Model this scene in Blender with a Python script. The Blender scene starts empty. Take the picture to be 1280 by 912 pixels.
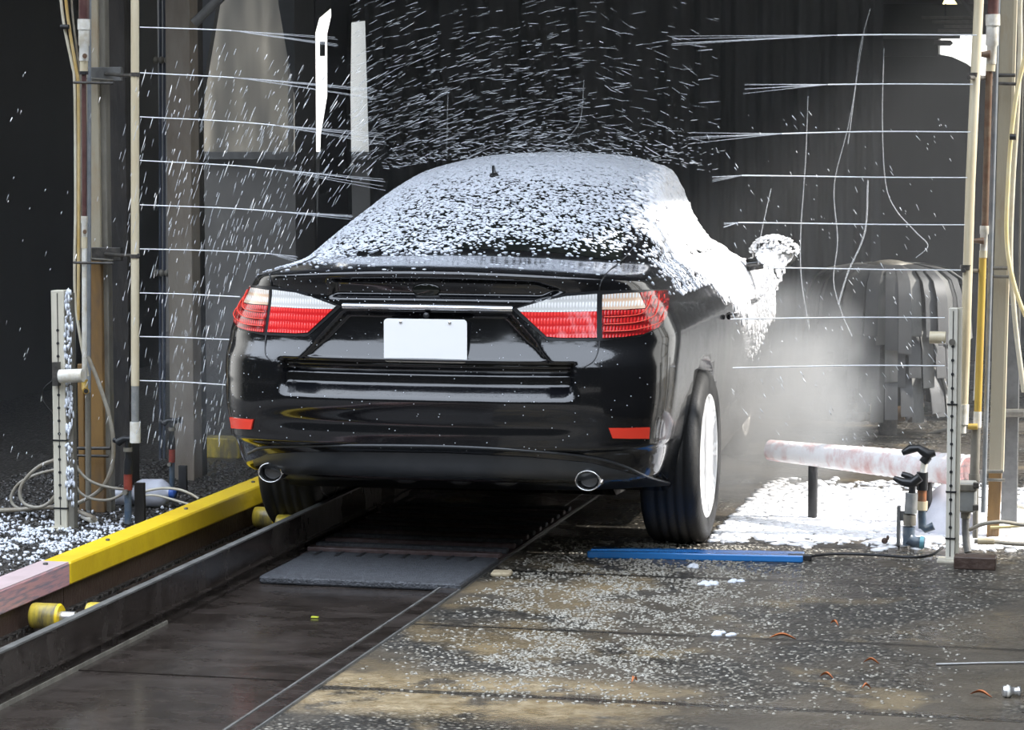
import bpy, math, random
import numpy as np
from mathutils import Vector, Matrix
from mathutils.bvhtree import BVHTree

# ------------------------------------------------------------------ camera, world, sun, exposure
SC = bpy.context.scene
COL = SC.collection
FPX = 3300.0
YAW = math.radians(13.05); PIT = math.atan(288/3300)
CAM = Vector((2.424, -9.118, 1.587))
FW = Vector((-math.sin(YAW)*math.cos(PIT), math.cos(YAW)*math.cos(PIT), -math.sin(PIT)))
RT = Vector((math.cos(YAW), math.sin(YAW), 0.0))
UP = RT.cross(FW)
cd = bpy.data.cameras.new('camera'); cam = bpy.data.objects.new('camera', cd); COL.objects.link(cam)
cd.sensor_width = 36.0; cd.lens = FPX/1280*36; cd.clip_end = 200
cam.matrix_world = Matrix(((RT.x, UP.x, -FW.x, CAM.x), (RT.y, UP.y, -FW.y, CAM.y), (RT.z, UP.z, -FW.z, CAM.z), (0, 0, 0, 1)))
SC.camera = cam
cd.dof.use_dof = False

SC.view_settings.view_transform = 'Standard'
SC.view_settings.look = 'None'
SC.view_settings.gamma = 1.0
SC.view_settings.exposure = 0.5
SC.view_settings.use_curve_mapping = False

W = bpy.data.worlds.new('sky'); SC.world = W; W.use_nodes = True
nt = W.node_tree; nt.nodes.clear()
def wn(t): return nt.nodes.new(t)
out = wn('ShaderNodeOutputWorld'); bg = wn('ShaderNodeBackground')
tc = wn('ShaderNodeTexCoord'); sx = wn('ShaderNodeSeparateXYZ')
nt.links.new(tc.outputs['Generated'], sx.inputs[0])
nz = wn('ShaderNodeTexNoise'); nz.inputs['Scale'].default_value = 7; nz.inputs['Detail'].default_value = 5
nt.links.new(tc.outputs['Generated'], nz.inputs['Vector'])
# height of the tree line behind the camera, broken by noise
a1 = wn('ShaderNodeMath'); a1.operation = 'MULTIPLY_ADD'; a1.inputs[1].default_value = -0.75; 
nt.links.new(nz.outputs['Fac'], a1.inputs[0]); nt.links.new(sx.outputs['Z'], a1.inputs[2])
rmp = wn('ShaderNodeValToRGB')
e = rmp.color_ramp.elements
e[0].position = 0.0; e[0].color = (0.045, 0.047, 0.04, 1)
e[1].position = 0.09; e[1].color = (2.55, 2.82, 3.25, 1)
m0 = rmp.color_ramp.elements.new(0.03); m0.color = (0.15, 0.165, 0.13, 1)
nt.links.new(a1.outputs[0], rmp.inputs[0])
# clear white daylight towards the far end
ym = wn('ShaderNodeMapRange'); ym.inputs['From Min'].default_value = 0.0; ym.inputs['From Max'].default_value = 0.35
nt.links.new(sx.outputs['Y'], ym.inputs['Value'])
mx = wn('ShaderNodeMixRGB'); mx.inputs['Color2'].default_value = (1.5, 1.5, 1.45, 1)
nt.links.new(ym.outputs[0], mx.inputs['Fac']); nt.links.new(rmp.outputs[0], mx.inputs['Color1'])
nt.links.new(mx.outputs[0], bg.inputs['Color']); bg.inputs['Strength'].default_value = 1.0
nt.links.new(bg.outputs[0], out.inputs['Surface'])

sl = bpy.data.lights.new('sun', 'SUN'); sl.energy = 6.0; sl.angle = math.radians(1.5); sl.color = (1.0, 0.96, 0.9)
sun = bpy.data.objects.new('sun', sl); COL.objects.link(sun)
SUN_DIR = Vector((-0.80, -0.12, -0.62)).normalized()      # the way the light travels
sun.rotation_euler = SUN_DIR.to_track_quat('-Z', 'Y').to_euler()

random.seed(7); np.random.seed(7)

# ------------------------------------------------------------------ photo geometry helpers (a pixel + a known plane = a real point)
def ray(x, y): return FW + RT*((x-640)/FPX) - UP*((y-456)/FPX)
def atY(x, y, Y): r = ray(x, y); return CAM + r*((Y-CAM.y)/r.y)
def atX(x, y, X): r = ray(x, y); return CAM + r*((X-CAM.x)/r.x)
def atZ(x, y, Z=0.0): r = ray(x, y); return CAM + r*((Z-CAM.z)/r.z)
def ppY(pts, Y): return [atY(p[0], p[1], Y if len(p) < 3 else p[2]) for p in pts]

# ------------------------------------------------------------------ materials
MATS = {}
def P(name, col, rough=0.5, metal=0.0, noise=None, bump=0.0, bscale=60, coat=0.0, spec=0.5, trans=0.0, alpha=1.0, nscale=6.0, stretch=(1, 1, 1), rnoise=0.0, lo=0.4, hi=0.65):
    if name in MATS: return MATS[name]
    m = bpy.data.materials.new(name); m.use_nodes = True; t = m.node_tree; b = t.nodes['Principled BSDF']
    b.inputs['Base Color'].default_value = (*col, 1); b.inputs['Roughness'].default_value = rough
    b.inputs['Metallic'].default_value = metal; b.inputs['Coat Weight'].default_value = coat
    b.inputs['Specular IOR Level'].default_value = spec; b.inputs['Transmission Weight'].default_value = trans
    b.inputs['Alpha'].default_value = alpha
    co = t.nodes.new('ShaderNodeTexCoord'); mp = t.nodes.new('ShaderNodeMapping')
    mp.inputs['Scale'].default_value = stretch
    t.links.new(co.outputs['Object'], mp.inputs['Vector'])
    if noise is not None:
        n = t.nodes.new('ShaderNodeTexNoise'); n.inputs['Scale'].default_value = nscale; n.inputs['Detail'].default_value = 8; n.inputs['Roughness'].default_value = 0.65
        t.links.new(mp.outputs[0], n.inputs['Vector'])
        r = t.nodes.new('ShaderNodeValToRGB'); r.color_ramp.elements[0].position = lo; r.color_ramp.elements[1].position = hi
        r.color_ramp.elements[0].color = (*col, 1); r.color_ramp.elements[1].color = (*noise, 1)
        t.links.new(n.outputs['Fac'], r.inputs[0]); t.links.new(r.outputs[0], b.inputs['Base Color'])
        if rnoise:
            mr = t.nodes.new('ShaderNodeMapRange'); mr.inputs['From Min'].default_value = 0.35; mr.inputs['From Max'].default_value = 0.65
            mr.inputs['To Min'].default_value = rough; mr.inputs['To Max'].default_value = min(1, rough+rnoise)
            t.links.new(n.outputs['Fac'], mr.inputs['Value']); t.links.new(mr.outputs[0], b.inputs['Roughness'])
    if bump:
        n2 = t.nodes.new('ShaderNodeTexNoise'); n2.inputs['Scale'].default_value = bscale; n2.inputs['Detail'].default_value = 4
        t.links.new(mp.outputs[0], n2.inputs['Vector'])
        bp = t.nodes.new('ShaderNodeBump'); bp.inputs['Strength'].default_value = bump; bp.inputs['Distance'].default_value = 0.01
        t.links.new(n2.outputs['Fac'], bp.inputs['Height']); t.links.new(bp.outputs[0], b.inputs['Normal'])
    MATS[name] = m; return m

PVC = P('aged_pvc', (0.62, 0.55, 0.40), 0.4, noise=(0.50, 0.42, 0.27), stretch=(1, 1, 0.15), nscale=14)
PVC_GREY = P('grey_pvc', (0.16, 0.17, 0.17), 0.4, noise=(0.26, 0.26, 0.25), nscale=20)
WHITE_PL = P('white_plastic', (0.72, 0.71, 0.66), 0.35, noise=(0.55, 0.50, 0.40), nscale=25)
MAROON = P('maroon_pipe', (0.075, 0.03, 0.028), 0.4, noise=(0.12, 0.06, 0.05), nscale=18)
RUSTPIPE = P('rust_brown_pipe', (0.11, 0.055, 0.03), 0.5, noise=(0.16, 0.11, 0.07), nscale=18)
CREAMPOST = P('cream_painted_metal', (0.50, 0.47, 0.38), 0.45, noise=(0.62, 0.58, 0.48), nscale=20, stretch=(1, 1, 0.2))
WHITEPOST = P('white_painted_metal', (0.72, 0.70, 0.62), 0.4, noise=(0.58, 0.54, 0.45), nscale=18, stretch=(1, 1, 0.2))
RUSTPOST = P('rust_stained_galvanised', (0.36, 0.32, 0.235), 0.55, noise=(0.27, 0.15, 0.05), lo=.52, hi=.8, nscale=7, stretch=(1, 1, 0.25), bump=0.3)
OCHRE = P('ochre_rusty_metal', (0.23, 0.13, 0.04), 0.55, noise=(0.12, 0.075, 0.04), nscale=9, stretch=(1, 1, 0.3), bump=0.3)
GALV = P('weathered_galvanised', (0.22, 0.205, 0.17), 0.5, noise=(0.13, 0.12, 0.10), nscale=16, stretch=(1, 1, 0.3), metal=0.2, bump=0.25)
GALV2 = P('dull_grey_metal', (0.17, 0.17, 0.165), 0.45, noise=(0.10, 0.10, 0.095), nscale=12, metal=0.2)
BLUEGREY = P('blue_grey_conduit', (0.17, 0.19, 0.21), 0.4, noise=(0.25, 0.26, 0.27), nscale=12)
TAN = P('tan_dirty_post', (0.26, 0.23, 0.19), 0.6, noise=(0.18, 0.145, 0.11), nscale=5, stretch=(1, 1, 0.3), bump=0.3)
DARKWOOD = P('dark_wet_timber', (0.010, 0.009, 0.008), 0.6, noise=(0.036, 0.030, 0.024), nscale=10, stretch=(1, 1, 0.25), bump=0.5)
BLACK = P('black_rubber', (0.012, 0.012, 0.013), 0.45, noise=(0.03, 0.03, 0.032), nscale=30)
BLACKPL = P('black_plastic', (0.014, 0.015, 0.017), 0.3)
CLAMP = P('dark_clamp_metal', (0.05, 0.048, 0.045), 0.45, metal=0.4, noise=(0.11, 0.10, 0.09), nscale=30)
BLUEPIPE = P('dark_blue_pipe', (0.05, 0.06, 0.085), 0.4)
HOSE = P('clear_grey_hose', (0.33, 0.31, 0.26), 0.25, noise=(0.22, 0.18, 0.13), nscale=10)
HOSE_Y = P('yellowed_hose', (0.50, 0.33, 0.11), 0.3, noise=(0.62, 0.50, 0.28), nscale=5)
HOSE_W = P('cream_hose', (0.62, 0.58, 0.47), 0.3, noise=(0.50, 0.44, 0.32), nscale=8)
HOSE_YW = P('pale_yellow_hose', (0.75, 0.60, 0.28), 0.3, noise=(0.80, 0.70, 0.45), nscale=4)
YPIPE = P('yellow_pipe', (0.52, 0.36, 0.07), 0.4, noise=(0.40, 0.24, 0.05), nscale=7, stretch=(1, 1, 0.3))
YELLOW = P('yellow_paint', (0.80, 0.56, 0.02), 0.35, noise=(0.66, 0.42, 0.015), nscale=4, bump=0.15, lo=0.5, hi=0.75)
YELLOW_WORN = P('worn_yellow', (0.55, 0.42, 0.05), 0.3, noise=(0.13, 0.11, 0.06), nscale=5, lo=0.40, hi=0.62, stretch=(4, 1, 1))
PINK = P('faded_pink_paint', (0.60, 0.33, 0.33), 0.4, noise=(0.27, 0.24, 0.28), nscale=16, lo=0.46, hi=0.62, stretch=(1, .5, 6), bump=0.1)
PINKTOP = P('pale_pink_paint', (0.48, 0.38, 0.38), 0.35, noise=(0.58, 0.46, 0.47), nscale=7)
RED_FIT = P('red_fitting', (0.20, 0.03, 0.02), 0.4, noise=(0.30, 0.06, 0.04), nscale=20)
COPPER = P('corroded_copper', (0.28, 0.10, 0.035), 0.5, noise=(0.12, 0.08, 0.05), nscale=30)
BLUE = P('blue_painted_steel', (0.02, 0.13, 0.42), 0.25, noise=(0.03, 0.09, 0.16), nscale=4, coat=0.4, lo=0.45, hi=0.7)
BLUEFIT = P('slate_blue_fitting', (0.055, 0.085, 0.125), 0.35, noise=(0.12, 0.14, 0.16), nscale=30)
JUG = P('cloudy_white_plastic', (0.66, 0.68, 0.76), 0.3, noise=(0.5, 0.52, 0.6), nscale=8)
BOXGREY = P('grey_enamel', (0.27, 0.28, 0.27), 0.4, noise=(0.2, 0.2, 0.19), nscale=10)
BRICKRUST = P('rusty_brown_steel', (0.055, 0.032, 0.024), 0.5, noise=(0.085, 0.055, 0.042), nscale=20, bump=0.4)
RUBBERDARK = P('worn_black_steel', (0.018, 0.018, 0.018), 0.4, noise=(0.05, 0.05, 0.05), nscale=15)
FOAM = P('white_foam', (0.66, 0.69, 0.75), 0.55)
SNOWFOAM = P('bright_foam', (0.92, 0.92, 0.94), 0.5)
PLATEW = P('white_plate', (0.95, 0.95, 0.95), 0.35)
CHROME = P('chrome', (0.85, 0.87, 0.90), 0.12, metal=1.0)
STEELTIP = P('polished_steel', (0.78, 0.78, 0.78), 0.15, metal=1.0)
ALLOY = P('silver_alloy', (0.80, 0.80, 0.80), 0.35, metal=0.25)
TYRE = P('tyre_rubber', (0.018, 0.018, 0.018), 0.6, bump=0.2, bscale=90)
GLASS = P('tinted_glass', (0.008, 0.010, 0.009), 0.04, coat=0.5)
VALANCE = P('dark_grey_satin', (0.035, 0.038, 0.042), 0.28, noise=(0.05, 0.053, 0.057), nscale=8)
UNDER = P('underbody', (0.02, 0.02, 0.02), 0.7)
MUFF = P('muffler_steel', (0.10, 0.10, 0.10), 0.4, metal=0.6)
LEAF = P('orange_leaf', (0.42, 0.13, 0.035), 0.6)
STONE = P('pale_stone', (0.50, 0.42, 0.28), 0.7, noise=(0.35, 0.28, 0.18), nscale=40)
SILVER = P('bare_aluminium', (0.6, 0.6, 0.6), 0.3, metal=0.8)

def car_paint():
    m = bpy.data.materials.new('black_car_paint'); m.use_nodes = True; t = m.node_tree; b = t.nodes['Principled BSDF']
    b.inputs['Base Color'].default_value = (0.004, 0.0045, 0.006, 1); b.inputs['Roughness'].default_value = 0.12
    b.inputs['Coat Weight'].default_value = 0.55; b.inputs['Coat Roughness'].default_value = 0.04
    b.inputs['Specular IOR Level'].default_value = 0.6
    co = t.nodes.new('ShaderNodeTexCoord')
    n = t.nodes.new('ShaderNodeTexNoise'); n.inputs['Scale'].default_value = 3.5; n.inputs['Detail'].default_value = 2
    t.links.new(co.outputs['Object'], n.inputs['Vector'])
    v = t.nodes.new('ShaderNodeTexVoronoi'); v.inputs['Scale'].default_value = 160
    t.links.new(co.outputs['Object'], v.inputs['Vector'])
    mr = t.nodes.new('ShaderNodeMapRange'); mr.inputs['From Min'].default_value = 0.0; mr.inputs['From Max'].default_value = 0.28
    mr.inputs['To Min'].default_value = 1; mr.inputs['To Max'].default_value = 0
    t.links.new(v.outputs['Distance'], mr.inputs['Value'])
    bp = t.nodes.new('ShaderNodeBump'); bp.inputs['Strength'].default_value = 0.12; bp.inputs['Distance'].default_value = 0.0015
    t.links.new(mr.outputs[0], bp.inputs['Height'])
    bp2 = t.nodes.new('ShaderNodeBump'); bp2.inputs['Strength'].default_value = 0.15; bp2.inputs['Distance'].default_value = 0.02
    t.links.new(n.outputs['Fac'], bp2.inputs['Height']); t.links.new(bp.outputs[0], bp2.inputs['Normal'])
    t.links.new(bp2.outputs[0], b.inputs['Normal']); t.links.new(bp2.outputs[0], b.inputs['Coat Normal'])
    return m
PAINT = car_paint()

def lens_mat(name, col, col2, scale, axis='X', rough=0.12, tr=0.0):
    m = bpy.data.materials.new(name); m.use_nodes = True; t = m.node_tree; b = t.nodes['Principled BSDF']
    b.inputs['Roughness'].default_value = rough; b.inputs['Coat Weight'].default_value = 0.8; b.inputs['Coat Roughness'].default_value = 0.03
    co = t.nodes.new('ShaderNodeTexCoord')
    w = t.nodes.new('ShaderNodeTexWave'); w.bands_direction = axis; w.inputs['Scale'].default_value = scale; w.inputs['Distortion'].default_value = 0.6
    t.links.new(co.outputs['Object'], w.inputs['Vector'])
    w2 = t.nodes.new('ShaderNodeTexWave'); w2.bands_direction = 'Z'; w2.inputs['Scale'].default_value = 11.0; w2.inputs['Distortion'].default_value = 0.3
    t.links.new(co.outputs['Object'], w2.inputs['Vector'])
    mul = t.nodes.new('ShaderNodeMath'); mul.operation = 'MULTIPLY'
    t.links.new(w.outputs['Fac'], mul.inputs[0]); t.links.new(w2.outputs['Fac'], mul.inputs[1])
    r = t.nodes.new('ShaderNodeValToRGB'); r.color_ramp.elements[0].color = (*col2, 1); r.color_ramp.elements[1].color = (*col, 1)
    r.color_ramp.elements[0].position = 0.05; r.color_ramp.elements[1].position = 0.5
    t.links.new(mul.outputs[0], r.inputs[0]); t.links.new(r.outputs[0], b.inputs['Base Color'])
    bp = t.nodes.new('ShaderNodeBump'); bp.inputs['Strength'].default_value = 0.4; bp.inputs['Distance'].default_value = 0.003
    t.links.new(mul.outputs[0], bp.inputs['Height']); t.links.new(bp.outputs[0], b.inputs['Normal'])
    return m
RED_LENS = lens_mat('red_lens', (0.95, 0.06, 0.055), (0.62, 0.015, 0.018), 28)
RED_LENS_DARK = lens_mat('dark_red_lens', (0.70, 0.02, 0.02), (0.20, 0.004, 0.006), 30)
CLEAR_LENS = lens_mat('clear_lens', (0.95, 0.95, 0.95), (0.66, 0.66, 0.64), 30)
AMBER_LENS = lens_mat('amber_lens', (0.93, 0.92, 0.90), (0.74, 0.52, 0.36), 34)
REFLECTOR = P('red_reflector', (0.95, 0.06, 0.03), 0.25, coat=0.6)
LINE_RED = P('light_guide_red', (0.9, 0.10, 0.07), 0.2, coat=0.5)

# ------------------------------------------------------------------ mesh builder
class G:
    def __init__(s): s.v = []; s.f = []; s.sm = []
    def add(s, vs, fs, smooth=False):
        o = len(s.v); s.v += [Vector(v) for v in vs]; s.f += [tuple(i+o for i in f) for f in fs]; s.sm += [smooth]*len(fs); return s
    def box(s, lo, hi, bev=0.0, rot=None, cen=None):
        x0, y0, z0 = lo; x1, y1, z1 = hi
        if bev <= 0:
            vs = [(x0, y0, z0), (x1, y0, z0), (x1, y1, z0), (x0, y1, z0), (x0, y0, z1), (x1, y0, z1), (x1, y1, z1), (x0, y1, z1)]
            fs = [(0, 3, 2, 1), (4, 5, 6, 7), (0, 1, 5, 4), (1, 2, 6, 5), (2, 3, 7, 6), (3, 0, 4, 7)]
        else:
            b = bev; vs = []; 
            def ringz(z, i):
                return [(x0+i+b, y0+i, z), (x1-i-b, y0+i, z), (x1-i, y0+i+b, z), (x1-i, y1-i-b, z), (x1-i-b, y1-i, z), (x0+i+b, y1-i, z), (x0+i, y1-i-b, z), (x0+i, y0+i+b, z)]
            for z, i in ((z0, b*.7), (z0+b, 0), (z1-b, 0), (z1, b*.7)): vs += ringz(z, i)
            fs = [tuple(range(7, -1, -1)), tuple(range(24, 32))]
            for k in range(3):
                for j in range(8): fs.append((k*8+j, k*8+(j+1) % 8, (k+1)*8+(j+1) % 8, (k+1)*8+j))
        if rot is not None:
            c = Vector(cen) if cen is not None else (Vector(lo)+Vector(hi))/2
            vs = [c + rot @ (Vector(v)-c) for v in vs]
        return s.add(vs, fs)
    def tube(s, pts, r, n=12, cap=True, smooth=True):
        pts = [Vector(p) for p in pts]; m = len(pts)
        rs = r if isinstance(r, (list, tuple)) else [r]*m
        vs = []; fs = []; prev = None
        for i, p in enumerate(pts):
            d = (pts[min(i+1, m-1)]-pts[max(i-1, 0)])
            if d.length < 1e-9: d = Vector((0, 0, 1))
            d.normalize()
            if prev is None:
                a = d.orthogonal().normalized()
            else:
                a = (prev - d*prev.dot(d)); a = a.normalized() if a.length > 1e-6 else d.orthogonal().normalized()
            prev = a; b = d.cross(a)
            for k in range(n):
                t = 2*math.pi*k/n; vs.append(p + (a*math.cos(t)+b*math.sin(t))*rs[i])
        for i in range(m-1):
            for k in range(n): fs.append((i*n+k, i*n+(k+1) % n, (i+1)*n+(k+1) % n, (i+1)*n+k))
        s.add(vs, fs, smooth)
        if cap:
            s.add(vs[:n], [tuple(range(n-1, -1, -1))]); s.add(vs[-n:], [tuple(range(n))])
        return s
    def lathe(s, prof, origin, axis, n=32, smooth=True, sc=(1, 1)):
        """prof = [(radius, distance along axis)]"""
        ax = Vector(axis).normalized(); a = ax.orthogonal().normalized()
        if abs(ax.z) < .9: a = Vector((0, 0, 1)); a = (a-ax*a.dot(ax)).normalized()
        b = ax.cross(a); o = Vector(origin); vs = []; fs = []
        for r, h in prof:
            for k in range(n):
                t = 2*math.pi*k/n; vs.append(o+ax*h+(a*math.cos(t)*sc[1]+b*math.sin(t)*sc[0])*r)
        for i in range(len(prof)-1):
            for k in range(n): fs.append((i*n+k, i*n+(k+1) % n, (i+1)*n+(k+1) % n, (i+1)*n+k))
        s.add(vs, fs, smooth)
        if prof[0][0] > 1e-5: s.add(vs[:n], [tuple(range(n-1, -1, -1))])
        if prof[-1][0] > 1e-5: s.add(vs[-n:], [tuple(range(n))])
        return s
    def ball(s, c, r, n=10, m=7):
        if not isinstance(r, (tuple, list, Vector)): r = (r, r, r)
        vs = []; fs = []
        for i in range(m+1):
            p = math.pi*i/m
            for k in range(n):
                t = 2*math.pi*k/n; vs.append((c[0]+r[0]*math.sin(p)*math.cos(t), c[1]+r[1]*math.sin(p)*math.sin(t), c[2]+r[2]*math.cos(p)))
        for i in range(m):
            for k in range(n): fs.append((i*n+k, (i+1)*n+k, (i+1)*n+(k+1) % n, i*n+(k+1) % n))
        return s.add(vs, fs, True)
    def prism(s, poly, d):
        """polygon of 3D points pushed along vector d"""
        poly = [Vector(p) for p in poly]; d = Vector(d); n = len(poly)
        vs = poly+[p+d for p in poly]
        fs = [tuple(range(n)), tuple(range(2*n-1, n-1, -1))]+[(i, i+n, (i+1) % n+n, (i+1) % n) for i in range(n)]
        return s.add(vs, fs)
    def build(s, name, mat, parent=None, keep=False):
        me = bpy.data.meshes.new(name)
        if parent is not None: org = parent.matrix_world.translation.copy() if parent.get('_org') is None else Vector(parent['_org'])
        elif keep: org = Vector((0, 0, 0))
        else:
            xs = [v.x for v in s.v]; ys = [v.y for v in s.v]; zs = [v.z for v in s.v]
            org = Vector(((min(xs)+max(xs))/2, (min(ys)+max(ys))/2, min(zs)))
        me.from_pydata([tuple(v-org) for v in s.v], [], s.f)
        me.polygons.foreach_set('use_smooth', s.sm)
        import bmesh
        bm = bmesh.new(); bm.from_mesh(me); bmesh.ops.recalc_face_normals(bm, faces=bm.faces); bm.to_mesh(me); bm.free()
        me.materials.append(mat)
        o = bpy.data.objects.new(name, me); COL.objects.link(o)
        if parent is not None: o.parent = parent
        else: o.location = org
        ORG[o.name] = org
        return o
ORG = {}
_b = G.build
def build(s, name, mat, parent=None, keep=False):
    if parent is None: return _b(s, name, mat, None, keep)
    org = ORG[parent.name]
    me = bpy.data.meshes.new(name)
    me.from_pydata([tuple(v-org) for v in s.v], [], s.f)
    me.polygons.foreach_set('use_smooth', s.sm)
    import bmesh
    bm = bmesh.new(); bm.from_mesh(me); bmesh.ops.recalc_face_normals(bm, faces=bm.faces); bm.to_mesh(me); bm.free()
    me.materials.append(mat)
    o = bpy.data.objects.new(name, me); COL.objects.link(o); o.parent = parent
    ORG[o.name] = org
    return o
G.build = build

def tag(o, label, cat, group=None, kind=None):
    o['label'] = label; o['category'] = cat
    if group: o['group'] = group
    if kind: o['kind'] = kind
    return o
def thing(name, label, cat, loc, group=None):
    o = bpy.data.objects.new(name, None); COL.objects.link(o); o.location = loc; o.empty_display_size = .05
    ORG[o.name] = Vector(loc)
    return tag(o, label, cat, group)
def struct(o, label=None):
    o['kind'] = 'structure'
    if label: o['label'] = label
    return o
def smooth(x, a, b):
    t = max(0.0, min(1.0, (x-a)/(b-a))); return t*t*(3-2*t)
def curve_pts(ctrl, n=8):
    """Catmull-Rom through control points"""
    c = [Vector(p) for p in ctrl]; c = [c[0]*2-c[1]]+c+[c[-1]*2-c[-2]]; o = []
    for i in range(1, len(c)-2):
        for k in range(n):
            t = k/n; o.append(0.5*((2*c[i])+(c[i+1]-c[i-1])*t+(2*c[i-1]-5*c[i]+4*c[i+1]-c[i+2])*t*t+(3*c[i]-c[i-1]-3*c[i+1]+c[i+2])*t*t*t))
    o.append(c[-2]); return o

# blob scatter: one mesh of many little lumps (foam flakes, pebbles, droplets)
_t = (1+5**.5)/2
ICO_V = np.array([(-1, _t, 0), (1, _t, 0), (-1, -_t, 0), (1, -_t, 0), (0, -1, _t), (0, 1, _t), (0, -1, -_t), (0, 1, -_t), (_t, 0, -1), (_t, 0, 1), (-_t, 0, -1), (-_t, 0, 1)], float)
ICO_V /= np.linalg.norm(ICO_V[0])
ICO_F = np.array([(0, 11, 5), (0, 5, 1), (0, 1, 7), (0, 7, 10), (0, 10, 11), (1, 5, 9), (5, 11, 4), (11, 10, 2), (10, 7, 6), (7, 1, 8), (3, 9, 4), (3, 4, 2), (3, 2, 6), (3, 6, 8), (3, 8, 9), (4, 9, 5), (2, 4, 11), (6, 2, 10), (8, 6, 7), (9, 8, 1)])
def scatter(name, pos, ax, mat, parent=None, jit=0.15, smooth_=True):
    """pos (n,3); ax (n,3,3): rows are scaled local axes"""
    pos = np.asarray(pos, float); ax = np.asarray(ax, float); n = len(pos)
    base = ICO_V[None]*(1+jit*(np.random.rand(n, 12, 1)-.5)*2)
    V = np.einsum('nij,njk->nik', base, ax)+pos[:, None, :]
    V = V.reshape(-1, 3); F = (ICO_F[None]+12*np.arange(n)[:, None, None]).reshape(-1, 3)
    org = np.array(ORG[parent.name]) if parent is not None else np.array([(V[:, 0].min()+V[:, 0].max())/2, (V[:, 1].min()+V[:, 1].max())/2, V[:, 2].min()])
    V = V-org
    me = bpy.data.meshes.new(name); me.vertices.add(len(V)); me.vertices.foreach_set('co', V.ravel())
    me.loops.add(len(F)*3); me.loops.foreach_set('vertex_index', F.ravel()); me.polygons.add(len(F))
    me.polygons.foreach_set('loop_start', np.arange(0, len(F)*3, 3)); 
    me.update(calc_edges=True); me.validate()
    me.polygons.foreach_set('use_smooth', [smooth_]*len(me.polygons))
    me.materials.append(mat)
    o = bpy.data.objects.new(name, me); COL.objects.link(o)
    if parent is not None: o.parent = parent
    else: o.location = tuple(org)
    ORG[o.name] = Vector(org)
    return o

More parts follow.
